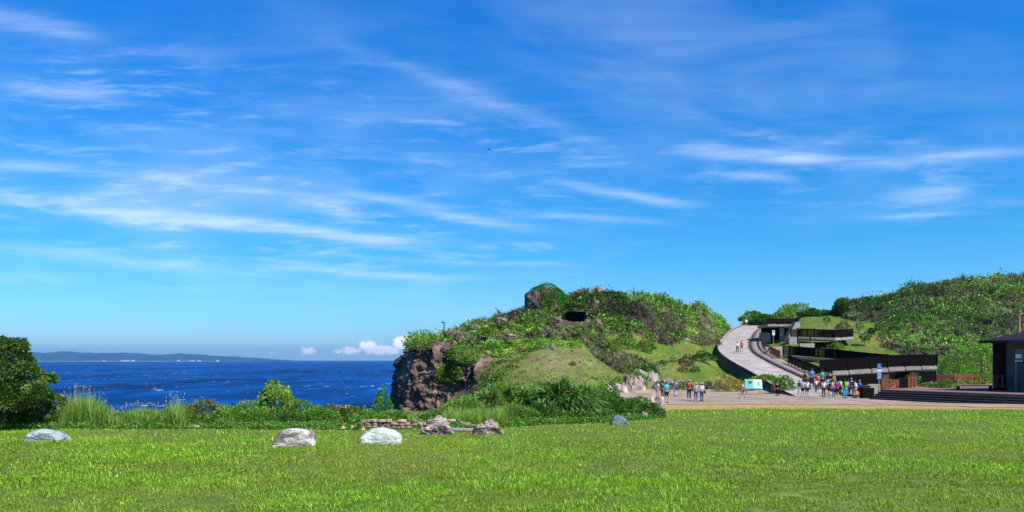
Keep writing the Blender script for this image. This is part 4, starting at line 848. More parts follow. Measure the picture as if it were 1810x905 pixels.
slope_bush(1240, 612, 66, 18, 'grey green shrub mass below the right end of the headland scrub', PANDG, .22, 1600)
slope_bush(1265, 606, 26, 14, 'orange tinged shrub beside the road parapet', [(.1, .2, .02), (.4, .22, .05), (.2, .26, .06)], .2, 700)
slope_bush(1197, 690, 64, 14, 'dark low shrub row behind the visitors on the plaza', GREEN_DARK + BRN[:1], .14, 1500)
slope_bush(1165, 690, 30, 14, 'shrub with grey twigs behind the visitor in turquoise', GREEN_MIX + BRN[1:2], .14, 800)
slope_bush(1252, 688, 30, 12, 'brown and green twiggy shrub left of the croton bed', BRN + GREEN_DARK, .13, 800)
slope_bush(1290, 692, 60, 26, 'yellow and orange croton bush left of the information board', [(.55, .36, .03), (.42, .4, .04), (.2, .28, .03), (.5, .2, .03), (.08, .15, .02)], .15, 2600, nl=6)
slope_bush(1352, 690, 56, 26, 'lime green leafy bush directly behind the information board', YEL + GREEN_BRIGHT[:2], .17, 2200, nl=5)
slope_bush(1385, 689, 36, 22, 'lime green bush at the foot of the road, right of the board', YEL + GREEN_MIX[:1], .17, 1600)
for (px, pb, wp, hp, lb) in [(1080, 628, 40, 30, 'grassy bush at the upper end of the screw pine belt'), (1105, 612, 36, 22, 'mid green bush above the screw pine belt'), (1140, 620, 36, 16, 'dense green bush between belt and headland scrub')]:
    slope_bush(px, pb, wp, hp, lb, GREEN_MIX, .2, 1500)
def slope_pand(px, pb, wpx, hpx, label, sd):
    x, Y, z = hit(px, pb, 60); pandanus(px, Y, wpx, pb - hpx, label, 6, 34, .9, .08, PAND, 'screw pines on the mown slope', sd)
slope_pand(1133, 652, 30, 24, 'single screw pine with brown skirt at the edge of the mown slope', 31)
slope_pand(1112, 640, 24, 18, 'small screw pine left of the skirted one', 32)
# skyline trees behind the road and terraces
TG = 'trees on the skyline behind the road'
def sky_tree(px, Y, wpx, toppy, label, cols=GREEN_MIX, n=1500, L=.3, nl=9, c0=.1, seed=None):
    tree(px, toppy + 1, Y, wpx * 1.2, 1, label, cols, L * 1.15, n * 2, TG, nl + 5, crown0=-.1, seed=seed)
sky_tree(1328, 168, 34, 550, 'round leafy tree at the top of the road', GREEN_MIX, 1500, .32, 9, .1)
sky_tree(1352, 166, 34, 556, 'low dark tree between road crest and concrete bridge', GREEN_DARK, 1200, .3)
sky_tree(1388, 168, 44, 545, 'yellow green tree behind the concrete bridge', YEL, 1700, .32)
sky_tree(1410, 172, 62, 537, 'widest umbrella shaped tree on the skyline above the terraces', GREEN_MIX + YEL[:1], 2600, .34, 12)
sky_tree(1432, 168, 40, 548, 'dark leafy tree right below the umbrella shaped one', GREEN_DARK, 1500, .3)
sky_tree(1457, 170, 38, 550, 'pale green tree behind the staked sapling', GREEN_MIX, 1300, .3)
sky_tree(1485, 168, 36, 542, 'bushy tree where the terraces meet the scrub hill', GREEN_MIX, 1400, .32)
sky_tree(1500, 165, 44, 528, 'dark reddish tree sticking out at the left shoulder of the scrub hill', RED, 1900, .32)
sky_tree(1535, 166, 46, 524, 'dense tree on the left shoulder of the scrub hill', GREEN_DARK + GREEN_MIX[:1], 1700, .32)
tree(1717, 489, 186, 10, 1, 'tiny lone windblown tree on the crest of the scrub hill', RED, .3, 150, TG, 4, crown0=.55)
# saplings with stakes
def sapling(px, pb, hpx, label, cols=YEL, n=140):
    x, Y, z = hit(px, pb, 90); h = hpx / F * Y; e = empty('young_tree', (x, Y, z)); tag(e, label, 'tree', 'staked young trees on the grass terraces')
    foliage('crown', [lobe_leaves([(0, 0, h * .75, h * .3, h * .3, h * .28), (.1 * h, 0, h * .5, h * .22, h * .22, h * .2)], n, .28, cols)], e)
    MB().tube([(0, 0, -.1), (0, 0, h * .8)], [.05, .03], 6).build('trunk', M['bark'], e)
    for sx in (-1, 1): MB().tube([(sx * h * .32, -.1, -.05), (sx * .04, 0, h * .95)], .045, 6).build('stake', M['stake'], e)
sapling(1461, 577, 15, 'staked young tree alone below the skyline trees')
sapling(1519, 590, 18, 'staked young tree at the right end of the upper walkway')
sapling(1540, 596, 14, 'staked young tree before the scrub hill edge', GREEN_DARK, 160)
sapling(1528, 612, 22, 'leafy staked young tree above the lower walkway', YEL, 260)
slope_bush(1478, 616, 30, 10, 'pale round shrub under the upper walkway', YEL, .2, 500)
slope_bush(1490, 580, 22, 12, 'spiky brown shrub behind the upper walkway railing', PANDG, .22, 500)
slope_bush(1555, 584, 16, 12, 'single dark shrub on the terrace grass', GREEN_DARK, .22, 400)

# ------------------------------------------------------------------ rocks on the lawn and plaza
shaped_rock(76, 781, 64, 21, 'flat pale blue grey boulder sunk in grass at far left', [(-.5, 0), (-.5, .5), (-.36, .92), (-.1, 1.0), (.2, .8), (.42, .5), (.5, .2), (.5, 0)], 41, (.2, .25, .25), (.46, .52, .5), cr=.06, rz=-.1)
shaped_rock(514, 790, 71, 31, 'angular white and grey marble boulder with flat top', [(-.5, 0), (-.48, .2), (-.37, .7), (-.2, .97), (.1, 1.0), (.38, .93), (.49, .74), (.5, 0)], 2, (.17, .14, .125), (.74, .68, .62), rough=.02, fr=3, cr=.05)
shaped_rock(671, 785, 72, 26, 'smooth pale green white boulder with rounded top', [(-.5, 0), (-.5, .35), (-.42, .75), (-.25, .97), (.05, 1.0), (.3, .85), (.46, .55), (.5, .2), (.49, 0)], 53, (.42, .47, .40), (.64, .69, .6), cr=.03)
CO0, CO1 = (.13, .095, .075), (.52, .41, .34)
shaped_rock(773, 768, 58, 31, 'pitted grey coral rock carrying the left end of the plank', [(-.5, 0), (-.46, .22), (-.28, .5), (-.14, .82), (.0, 1.0), (.1, .94), (.2, .62), (.42, .34), (.5, .05)], 61, CO0, CO1, rough=.07, fine=.045, fr=4, cr=.1)
shaped_rock(861, 769, 54, 27, 'pitted darker coral rock carrying the right end of the plank', [(-.5, 0), (-.42, .4), (-.2, .62), (.0, .98), (.13, 1.0), (.3, .66), (.5, .1), (.5, 0)], 62, (.09, .066, .055), (.46, .36, .31), rough=.07, fine=.045, fr=4, cr=.12)
bx_, by_, bz_ = hit(818, 763); bench = MB(); a_ = P(794, 758.5, by_ + .25); b_ = P(842, 759.5, by_ + .35)
bo = bench.beam(a_, b_, .3, .075).build('plank', mat('weathered_plank', (.33, .29, .27), .9, .2, .35, 6, .4, 20, (1, 6, 6)), None, .01); tag(bo, 'weathered grey plank bench laid between two coral rocks', 'bench')
shaped_rock(1096, 752, 31, 17, 'rounded dark slate blue boulder on the grass', [(-.5, 0), (-.5, .5), (-.32, .88), (-.05, 1.0), (.22, .84), (.42, .42), (.5, 0)], 71, (.04, .055, .06), (.22, .28, .28), dep=.8)
def spill(px, pb, w_, h_, lb, sd, grp='pale coral rocks around the plaza', c0=(.2, .14, .11), c1=(.6, .47, .41), Y=None, sub=4):
    rock(px, pb, w_, h_, lb, sd, c0, c1, 6, .17, .35, Y=Y, name='coral_rock', group=grp, fr=4.0, kbox=2.6, sub=sub)
spill(1118, 690, 36, 26, 'tallest pinkish coral rock at the left end of the plaza', 81, sub=5)
spill(1100, 694, 26, 18, 'coral rock leaning left of the tallest one', 82)
spill(1132, 690, 22, 22, 'coral rock with dark hollow right of the tallest one', 83)
spill(1128, 672, 30, 18, 'grey coral rock above and behind the tallest one', 84, c0=(.16, .13, .11), c1=(.42, .35, .3))
spill(1150, 680, 34, 20, 'grey coral rock half covered by green leaves', 85, c0=(.15, .13, .11), c1=(.38, .33, .29))
spill(1158, 706, 26, 14, 'white coral rock left of the visitor in turquoise, upper of three', 86, Y=60.5)
spill(1150, 712, 22, 12, 'white coral rock lowest on the left of three', 87, Y=58.5)
spill(1165, 713, 26, 13, 'white coral rock next to the feet of the visitor in turquoise', 88, Y=58.8)
spill(1168, 722, 24, 12, 'small dull coral rock at the corner of lawn and shrubs', 89, c0=(.2, .15, .13), c1=(.5, .4, .36), Y=53)
spill(1049, 690, 12, 9, 'round stone leftmost in the short row above the screw pines', 90, Y=70, sub=3)
spill(1060, 690, 14, 11, 'second round stone from the left above the screw pines', 91, Y=70, sub=3)
spill(1073, 688, 22, 18, 'largest tilted stone in the short row above the screw pines', 92, Y=71)
spill(1182, 677, 26, 10, 'flat grey stone behind the visitor in turquoise', 93, Y=90, c0=(.15, .14, .11), c1=(.4, .38, .32))
spill(1205, 676, 22, 8, 'flat grey stone behind the visitor in white trousers', 94, Y=90.5, c0=(.15, .14, .11), c1=(.4, .38, .32))
spill(1276, 672, 18, 10, 'grey stone at the top left of the croton bush', 95, Y=92, c0=(.2, .18, .17), c1=(.5, .45, .42))
spill(1262, 687, 26, 10, 'low brownish stone left of the croton bush', 96, Y=87, c0=(.16, .12, .1), c1=(.4, .32, .28))
spill(1586, 672, 36, 20, 'tan rock with dark holes behind the crossed wooden fence', 97, 'rocks beside the terraces', (.3, .2, .13), (.62, .46, .33), Y=80, sub=5)
spill(1648, 676, 18, 16, 'grey rock beside the planting bed on the deck', 98, 'rocks beside the terraces', (.16, .13, .12), (.45, .38, .34), Y=82)
spill(1140, 738, 20, 10, 'brown grey stone poking out of the spreading shrub', 99, 'rocks beside the terraces', (.15, .11, .1), (.4, .33, .3), Y=35.6)
# edging stones in front of the hedge
eg = [(212, 'between reed grass and lawn'), (238, 'right of the yellowish lawn patch'), (345, 'below the reddish shrub'), (590, 'under the brown tipped shrub'), (606, 'under the dark rounded shrub'), (622, 'near the left end of the wall'), (640, 'directly at the left foot of the wall'), (558, 'just right of the marble boulder')]
for i, (px, wh) in enumerate(eg):
    rock(px, 759, 10 + (i * 7) % 5, 5 + (i % 3), 'small tan edging stone ' + wh, 120 + i, (.3, .2, .13), (.6, .45, .32), 6, .12, name='edging_stone', group='edging stones of the hedge', sub=3, Y=27.6)
# dry stacked stone wall
def stone_wall():
    V = []; Fc = []; Cc = []; b = 0; k = 0; Y = 28.6
    for row in range(3):
        x = (628 + row * 5 - 905) / F * Y; xe = ([836, 828, 802][row] - 905) / F * Y
        while x < xe:
            w_ = random.uniform(.16, .34); h_ = random.uniform(.065, .09); px = 905 + F * x / Y
            if not (row == 2 and random.random() < .12):
                me = rock_mesh(300 + k, w_ * .52, .17, h_ * .98, 4, .1, 0, (.2, .12, .09), (.5, .33, .26), 3, 2.0, 3.6, .8); k += 1
                vv = np.empty(len(me.vertices) * 3); me.vertices.foreach_get('co', vv); vv = vv.reshape(-1, 3); ff = np.array([p.vertices[:] for p in me.polygons]); cc = np.empty(len(vv) * 4); me.color_attributes['col'].data.foreach_get('color', cc)
                z = float(H(np.array([x]), np.array([Y]))[0]) + .05 + row * .10 + random.uniform(-.012, .012); V.append(vv + [x + w_ / 2, Y + random.uniform(-.04, .04), z]); Fc.append(ff + b); b += len(vv); Cc.append(cc.reshape(-1, 4)[:, :3] * random.uniform(.65, 1.2)); bpy.data.meshes.remove(me)
            x += w_ * .97
    o = link('stone_wall', mesh_np('stone_wall', np.concatenate(V), np.concatenate(Fc), np.clip(np.concatenate(Cc), 0, 1), True), ROCKN); tag(o, 'low dry stacked wall of reddish tan stones at the lawn edge', 'wall')
stone_wall()

# ------------------------------------------------------------------ plaza and road
def sheet(name, rows, mt, parent=None):
    n = len(rows[0]); V = [v for r in rows for v in r]; ii = np.arange(len(V)).reshape(len(rows), n); Fq = np.stack([ii[:-1, :-1], ii[:-1, 1:], ii[1:, 1:], ii[1:, :-1]], -1).reshape(-1, 4)
    return link(name, mesh_np(name, np.array([tuple(v) for v in V]), Fq), mt, parent)
PAVE = mat('worn_paving', (.31, .235, .165), .9, .2, .35, .3, .3, 6)
ppx = np.linspace(1096, 2100, 150); fr_ = np.interp(ppx, *PAVE_F) + .5 * vnoise(np.stack([ppx / 17, 0 * ppx, 0 * ppx], -1)); bk = np.interp(ppx, [1096, 1130, 1180, 1300, 1400, 1480, 1560, 1566, 1700, 1810, 2100], [74, 80, 85.5, 86, 84, 84, 84, 68.6, 62.6, 58.6, 50.5])
rows = []
for j in range(13):
    Yr = fr_ + (bk - fr_) * j / 12; Xr = (ppx - 905) / F * Yr; Zr = baseH(Xr, Yr) + .035 * n2(Xr, Yr, 3.5, 3) * (Yr < 60) + .022; rows.append(list(zip(Xr, Yr, Zr)))
tag(sheet('pavement', rows, PAVE), kind='structure')
ROADM = mat('pale_concrete_road', (.37, .32, .28), .9, .2, .25, .5, .2, 8)
WALKM = mat('footpath_concrete', (.29, .22, .175), .9, .2, .3, .9, .2, 8)
def strip(name, s0, s1, dz, mt, i0=0, i1=160, kind='structure', thick=0, parent=None):
    rows = []
    A = [RC[i] + RN[i] * s0 + [0, 0, dz] for i in range(i0, i1)]; B = [RC[i] + RN[i] * s1 + [0, 0, dz] for i in range(i0, i1)]
    rows = [A, [(a * 2 + b) / 3 for a, b in zip(A, B)], [(a + 2 * b) / 3 for a, b in zip(A, B)], B]
    if thick: rows = [[a - [0, 0, thick] for a in A]] + rows + [[b - [0, 0, thick] for b in B]]
    o = sheet(name, rows, mt, parent)
    if kind: tag(o, kind=kind)
    return o
strip('road', -2.0, 2.0, .012, ROADM)
strip('gutter', 2.004, 2.42, -.02, mat('rusty_gutter', (.15, .085, .055), .9, .2, .4, 2, .2, 9))
strip('footpath', 2.42, 4.3, .13, WALKM, thick=.3)
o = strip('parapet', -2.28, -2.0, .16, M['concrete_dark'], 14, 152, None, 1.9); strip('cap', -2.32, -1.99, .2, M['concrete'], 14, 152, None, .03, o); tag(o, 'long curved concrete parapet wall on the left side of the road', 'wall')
# dark joints across the road
j = MB()
for k in range(16, 150, 5):
    a = RC[k] + RN[k] * -1.9; b = RC[k] + RN[k] * 1.9; j.beam(Vector(a) + Vector((0, 0, .013)), Vector(b) + Vector((0, 0, .013)), .05, .012)
tag(j.build('road_joints', mat('joint_tar', (.16, .13, .12), .9, .1)), kind='structure')
# embankment kerb at foot of the bush bed
# ------------------------------------------------------------------ railings, walkways
def railing(pts, h, label, mt, step=1.7, slat=.14, sw=.05, group=None, name='railing', double=False):
    base = Vector(pts[0]); e = empty(name, base); tag(e, label, 'railing', group); L = [Vector(p) - base for p in pts]
    up = Vector((0, 0, 1)); tr = MB(); br = MB(); sl = MB(); seg = [(L[i], L[i + 1]) for i in range(len(L) - 1)]; posts = []
    for a, b in seg:
        ln = (b - a).length; n = max(1, round(ln / step)); tr.beam(a + up * h, b + up * h, .12, .09); br.beam(a + up * .14, b + up * .14, .08, .07)
        if double: tr.beam(a + up * (h * .78), b + up * (h * .78), .06, .07)
        for i in range(n): posts.append(a.lerp(b, i / n))
        m_ = int(ln / slat)
        for i in range(1, m_):
            c = a.lerp(b, i / m_); sl.box(c.x - sw / 2, c.x + sw / 2, c.y - .02, c.y + .02, c.z + .12, c.z + h - .04)
    posts.append(L[-1]); tr.build('top_rail', mt, e); br.build('bottom_rail', mt, e); sl.build('slat_panel', mt, e)
    pm = MB().box(-.07, .07, -.07, .07, -.05, h + .1); po = pm.build('post', mt, e, .01); po.location = posts[0]
    for p_ in posts[1:]:
        c = po.copy(); C.objects.link(c); c.parent = e; c.location = p_
    return e
def walkway(pts, wd, th, label, mt=None, group='raised concrete walkways', cols=(), away=True):
    """pts: front edge (towards the camera); slab runs back by wd"""
    base = Vector(pts[0]); e = empty('walkway', base); tag(e, label, 'walkway', group); L = [Vector(p) - base for p in pts]; d = MB(); f = MB()
    for a, b in zip(L[:-1], L[1:]):
        bk = Vector((0, wd, 0))
        d.add([a, b, b + bk, a + bk, a - Vector((0, 0, th)), b - Vector((0, 0, th)), b + bk - Vector((0, 0, th)), a + bk - Vector((0, 0, th))], [(0, 1, 2, 3), (7, 6, 5, 4), (0, 4, 5, 1), (1, 5, 6, 2), (2, 6, 7, 3), (3, 7, 4, 0)])
        n = max(1, round((b - a).length / 1.7))
        for i in range(n):
            c = a.lerp(b, (i + .5) / n); sl = (b - a).normalized(); hw = (b - a).length / n * .46; f.beam(c - sl * hw - Vector((0, .07, th * .42)), c + sl * hw - Vector((0, .07, th * .42)), .12, th * .7)
    d.build('deck', mt or M['concrete'], e); f.build('edge_panel', mt or M['concrete'], e, .01)
    for (x, y, z0, z1, s) in cols:
        MB().box(x - s / 2 - base.x, x + s / 2 - base.x, y - s / 2 - base.y, y + s / 2 - base.y, z0 - base.z, z1 - base.z).build('column', M['concrete'], e, .03)
    return e
RG = 'railings of the walkways'
# upper bridge A
a0, a1 = P(1356, 573.5, 125), P(1412, 573.5, 125)
walkway([a0, a1], 5, .38, 'top concrete bridge slab carried by a single column', cols=[((1383 - 905) / F * 125.6, 125.9, P(0, 604, 125).z, a0.z - .37, .55)])
railing([a0 + Vector((.1, .12, 0)), a1 + Vector((-.1, .12, 0))], .85, 'dark solid looking railing on the top bridge', M['wood_dark'], slat=.09, sw=.07, group=RG)
w_ = empty('wall', P(1394, 612, 123)); tag(w_, 'slanted concrete pier wall right under the top bridge', 'wall', 'concrete walls of the terraces'); b0 = w_.location
s1 = [P(1393, 612, 123) - b0, P(1413, 612, 123) - b0, P(1414, 569, 123) - b0, P(1407, 569, 123) - b0, P(1393, 595, 123) - b0]
MB().add([v for v in s1] + [v + Vector((0, 1.6, 0)) for v in s1], [(0, 1, 2, 3, 4), (9, 8, 7, 6, 5)] + [(i, 5 + i, 5 + (i + 1) % 5, (i + 1) % 5) for i in range(5)]).build('pier', M['concrete'], w_)
def wallbox(px0, px1, pt, pb, Y, dep, label, mt='concrete', name='wall', grp='concrete walls of the terraces'):
    a = P(px0, pt, Y); b = P(px1, pb, Y); o = MB().box(0, b.x - a.x, 0, dep, b.z - a.z - .4, 0).build(name, M[mt], None, .02); o.location = (a.x, Y, a.z); tag(o, label, 'wall', grp); return o
wallbox(1362, 1412, 577, 604, 131.5, .4, 'back wall deep under the top bridge, coloured black for the shade there', 'wood_dark')  # the shade below the bridge is put into this wall's black colour
wallbox(1346, 1393, 578, 605, 129.3, .3, 'added black sheet standing in for shade in the left bay under the top bridge', 'wood_dark')  # black sheet added in place of the shade in this bay
wallbox(1436, 1494, 604.5, 613, 118.4, .3, 'added dark sheet standing in for the shadow under the upper walkway', 'wood_dark')  # dark sheet added where the walkway's shadow falls
wallbox(1353, 1394, 613, 629, 111, .4, 'long low pale wall below the grass patch with the white sign')
wallbox(1343, 1362, 588, 602, 127, .4, 'short pale wall left of the space under the top bridge')
wallbox(1395, 1414, 596, 616, 119, 2.0, 'pale concrete block at the foot of the slanted pier')
wallbox(1414, 1440, 607, 616, 117.5, .5, 'low pale wall under the left end of the upper walkway')
wallbox(1423.5, 1445.7, 648.5, 665, 94.3, .35, 'left pale retaining panel behind the school group')
wallbox(1446.3, 1476, 648.5, 665, 94.3, .35, 'right pale retaining panel behind the school group')
wallbox(1535, 1556, 679, 693, 79, .4, 'tan low wall behind the grey bin')
# walkway B
B0 = [P(1410, 595, 119), P(1440, 596, 118), P(1475, 597.5, 117), P(1498, 596.5, 118.5), P(1508, 595.5, 121)]
walkway(B0, 3.2, .42, 'upper walkway with curved right end above the grass terrace', cols=[(P(1470, 600, 118.6).x, 119.2, 1.5, 2.6, .6)])
railing([p + Vector((0, .15, 0)) for p in B0], 1.15, 'dark railing along the front of the upper walkway', M['wood_dark'], slat=.095, sw=.07, group=RG)
railing([p + Vector((0, 3.0, 0)) for p in B0], 1.15, 'dark railing along the back of the upper walkway', M['wood_dark'], slat=.095, sw=.07, group=RG)
railing([P(1410, 607, 116), P(1432, 606, 116)], 1.0, 'short dark railing below the left end of the upper walkway', M['wood_dark'], slat=.3, group=RG)
# walkway C descending to the right, D coming back to the left
C0 = [P(1396, 628, 104), P(1440, 631.5, 102), P(1480, 634.5, 100), P(1530, 641, 97), P(1590, 647, 93), P(1652, 651, 89)]
walkway(C0, 2.6, .36, 'middle walkway sloping down to the right behind the lower ramp', cols=[(P(1463, 0, 102).x, 103, -1.4, -.2, .9), (P(1412, 0, 104).x, 105, -1.6, 0, .8)])
railing([p + Vector((0, .12, 0)) for p in C0], 1.15, 'dark front railing of the middle walkway', M['wood_dark'], slat=.10, sw=.065, group=RG)
railing([p + Vector((0, 2.5, 0)) for p in C0], 1.2, 'dark back railing of the middle walkway', M['wood_dark'], slat=.10, sw=.07, group=RG)
D0_ = [P(1466, 658, 84), P(1500, 656, 84), P(1540, 653.5, 84), P(1600, 649, 84), P(1657, 647, 84)]
walkway(D0_, 2.6, .42, 'lowest ramp with pale edge panels rising to the right', cols=[(P(1620, 0, 84.6).x, 85.2, -3.3, -1.3, .6), (P(1570, 0, 84.6).x, 85.4, -3.3, -1.5, .6)])
railing([p + Vector((0, .1, 0)) for p in D0_], 1.15, 'dark front railing of the lowest ramp', M['wood_dark'], slat=.085, sw=.07, group=RG)
railing([p + Vector((0, 2.5, 0)) for p in D0_], 1.2, 'dark back railing of the lowest ramp', M['wood_dark'], slat=.085, sw=.07, group=RG)
# added dark screen standing in for the shade under the two ramps
def screen(px0, px1, pt0, pt1, pb, Y, label):
    a, b = P(px0, pt0, Y), P(px1, pt1, Y); zb = P(0, pb, Y).z; e = empty('shade_screen', a); tag(e, label, 'screen'); mb = MB(); n = int((b.x - a.x) / .2)
    for i in range(n): x = (b.x - a.x) * i / n; zt = (b.z - a.z) * i / n; mb.box(x, x + .199, 0 if i % 2 else .012, .05, zb - a.z, zt)
    mb.build('boards', M['wood_dark'], e); MB().beam((0, -.05, -.1), (b.x - a.x, -.05, b.z - a.z - .1), .06, .14).build('cap_rail', M['wood_dark'], e)
screen(1478, 1655, 637, 648, 692, 92.5, 'added dark screen standing in for the shade under the middle walkway')
# railings along the road's footpath
i0 = [i for i in range(160) if RC[i, 1] > 104][0]; i1 = [i for i in range(160) if RC[i, 1] > 150][0]
railing([Vector(RC[i] + RN[i] * 4.15 + [0, 0, .13]) for i in range(i0, i1, 7)], .95, 'maroon railing along the right side of the climbing footpath', M['rail_red'], 1.6, .3, .05, RG, double=True)
i2 = [i for i in range(160) if RC[i, 1] > 84][0]
railing([Vector(RC[i] + RN[i] * 4.15 + [0, 0, .13]) for i in range(i2, i0 + 1, 7)], 1.0, 'dark brown railing on the lower end of the climbing footpath', M['wood_dark'], 1.3, .2, .05, RG, double=True)
# ------------------------------------------------------------------ deck with steps on the right
dA = Vector((30.7, 68.3, 0)); dB = Vector((44.0, 44.1, 0)); dd = (dB - dA).normalized(); dn = Vector((dd.y, -dd.x, 0)); dn = -dn if dn.y > 0 else dn      # dn points outwards
e = empty('deck', (dA.x, dA.y, -3.3)); tag(e, 'dark timber deck with long steps in front of the right building', 'deck'); o0 = Vector(e.location); zt = -2.47
def qd(a, b, c, d_, z0, z1): 
    v = [Vector((p.x, p.y, z0)) - o0 for p in (a, b, c, d_)] + [Vector((p.x, p.y, z1)) - o0 for p in (a, b, c, d_)]
    return v, [(3, 2, 1, 0), (4, 5, 6, 7), (0, 1, 5, 4), (1, 2, 6, 5), (2, 3, 7, 6), (3, 0, 4, 7)]
DECKT = mat('deck_boards', (.20, .125, .095), .9, .08, .3, 2, .2, 12, (1, 6, 1)); STEPT = mat('dark_step_boards', (.05, .035, .03), .8, .25, .4, 2, .2, 12)
back = Vector((8, 9, 0))
MB().add(*qd(dA, dB, dB + Vector((22, 12, 0)), dA + Vector((16, 16, 0)), -3.6, zt)).build('platform', DECKT, e)
for k in range(1, 5):
    a = dA + dn * (.36 * k); b = dB + dn * (.36 * k); z1 = zt - .165 * k
    MB().add(*qd(a - dn * .36 + dd * .0, b - dn * .36, b, a, -3.6, z1)).build('step', STEPT, e)
    MB().beam(Vector((a.x, a.y, z1 - .012)) - o0 + dn * .02, Vector((b.x, b.y, z1 - .012)) - o0 + dn * .02, .03, .03).build('nosing', DECKT, e)
o = MB().box(-.5, .5, -.35, .35, 0, .9).build('planter', M['wood_dark'], None, .02); o.location = (30.1, 69.6, -3.27); tag(o, 'black timber box at the left end of the steps', 'planter')
def fence(px0, px1, pt, pb, Y, label, mt='wood_red', cross=False, group='red brown wooden fences of the deck', nsl=7):
    a = P(px0, pb, Y); b = P(px1, pb, Y); h = (pb - pt) / F * Y; L = b.x - a.x; e = empty('wooden_fence', a); tag(e, label, 'fence', group); mt = M[mt]
    MB().box(0, L, -.04, .04, h - .1, h).build('top_rail', mt, e, .01); MB().box(0, L, -.04, .04, .12, .22).build('bottom_rail', mt, e, .01)
    for x in (0, L / 2, L): MB().box(x - .06, x + .06, -.06, .06, 0, h + .05).build('post', mt, e, .01)
    s = MB()
    for i in range(nsl):
        x = L * (i + .5) / nsl; s.box(x - .05, x + .05, -.02, .02, .2, h - .08)
    s.build('slat_panel', mt, e)
    if cross:
        MB().beam((0, -.06, .22), (L, -.06, h - .12), .05, .12).build('brace', mt, e)
        MB().box(0, L, -.035, .035, h * .5, h * .5 + .09).build('middle_rail', mt, e)
    return e
fence(1560, 1587, 671, 690, 70, 'orange brown fence with a diagonal brace by the blue sign', cross=True)
fence(1606, 1617, 667, 691, 72, 'narrow dark red gate panel at the top of the steps', nsl=3)
fence(1757, 1787, 664, 686, 64.5, 'open dark red railing close to the right building', 'rail_red', nsl=3)
wallbox(1590, 1606, 667, 690, 76, .15, 'dark louvred gate under the lowest ramp', 'wood_dark', 'wall')
wallbox(1655, 1690, 662, 684, 80, .2, 'dark red timber partition behind the deck shrubs', 'rail_red', 'wall')
# bench with slatted back
def park_bench(px, pb, Y, label, w=1.6, mt=None):
    mt = mt or M['wood_red']; b = P(px, pb, Y); e = empty('park_bench', b); tag(e, label, 'bench')
    s = MB()
    for k in range(4): s.box(-w / 2, w / 2, -.25 + k * .13, -.15 + k * .13, .42, .46)
    s.build('seat', mt, e, .004); s = MB(); s.box(-w / 2, w / 2, .27, .31, .88, .98)
    for k in range(9): x = -w / 2 + w * (k + .5) / 9; s.box(x - .05, x + .05, .27, .30, .48, .88)
    s.build('backrest', mt, e, .004)
    for sx in (-1, 1):
        MB().box(sx * w / 2 - .04, sx * w / 2 + .04, -.28, -.2, 0, .62).build('leg', mt, e, .005); MB().box(sx * w / 2 - .04, sx * w / 2 + .04, .24, .31, 0, .98).build('leg', mt, e, .005)
        MB().box(sx * w / 2 - .05, sx * w / 2 + .05, -.3, .28, .62, .67).build('armrest', mt, e, .005)
    return e
park_bench(1708, 681, 74, 'red brown slatted bench standing on the deck', 1.9)
bl = P(1722, 684, 66); e = empty('low_table', (bl.x, 66, zt)); tag(e, 'long low pale topped bench seat on the deck', 'bench')
MB().box(-1.5, 1.5, -.2, .2, .36, .42).build('seat', DECKT, e, .01)
for sx in (-1, 1): MB().box(sx * 1.3 - .06, sx * 1.3 + .06, -.15, .15, 0, .36).build('leg', M['wood_dark'], e)
bush(1668, 692, 72.5, 44, 18, 'bright leafy planting bed on the deck', YEL + GREEN_BRIGHT, .14, 1600, name='shrub', zoff=.8)
bush(1640, 694, 75, 28, 8, 'small leafy plants beside the dark red gate panel', YEL, .13, 600, zoff=.8)
bush(1615, 668, 90, 30, 6, 'shrub just under the right end of the lowest ramp', GREEN_MIX, .15, 500)
bush(1690, 672, 84, 70, 52, 'large rounded green shrub behind the deck', GREEN_BRIGHT + GREEN_MIX[:2], .17, 4500)
bush(1740, 668, 86, 60, 56, 'bright green shrub mass just left of the right building', GREEN_BRIGHT, .18, 4200)
bush(1655, 660, 96, 60, 34, 'green shrub rising behind the ends of the ramps', GREEN_BRIGHT, .18, 2500)
# ------------------------------------------------------------------ building at right
Yb = 66.0; bx0 = P(1779, 0, Yb).x; e = empty('visitor_building', (bx0, Yb, zt), R(-61.3)); tag(e, 'dark roofed grey visitor building at the right edge', 'building')
MB().box(0, 13, 0, 8, 0, 3.9).build('wall', M['plaster'], e)
wx = .72; wz0 = P(0, 640, Yb).z - zt; f = MB().box(wx - .12, wx + 1.35, -.06, -.003, wz0 - .1, wz0 + 1.15).build('window', M['concrete_dark'], e); MB().box(wx, wx + 1.23, -.09, -.062, wz0, wz0 + 1.05).build('pane', M['glass'], f)
MB().box(wx + .05, wx + .55, -.12, -.095, wz0 + .3, wz0 + .62).build('notice', M['white'], e); MB().box(wx + .02, wx + .62, -.2, -.04, wz0 + .05, wz0 + .13).build('sill', M['white'], e)
MB().box(wx + .1, wx + .14, -.16, -.1, 0, wz0 + .1).build('downpipe', M['metal'], e)
MB().box(-1.3, -.01, .3, 5, 0, 3.85).build('porch_shade_wall', M['wood_dark'], e)  # porch shade under the roof, put in as a dark wall
for cx_ in (): MB().box(cx_, cx_ + .25, -2.0, -1.75, 0, 3.75).build('porch_post', M['wood_dark'], e)
z1 = P(0, 606, 65).z - zt; z2 = P(0, 592, 68).z - zt; xl = -.9
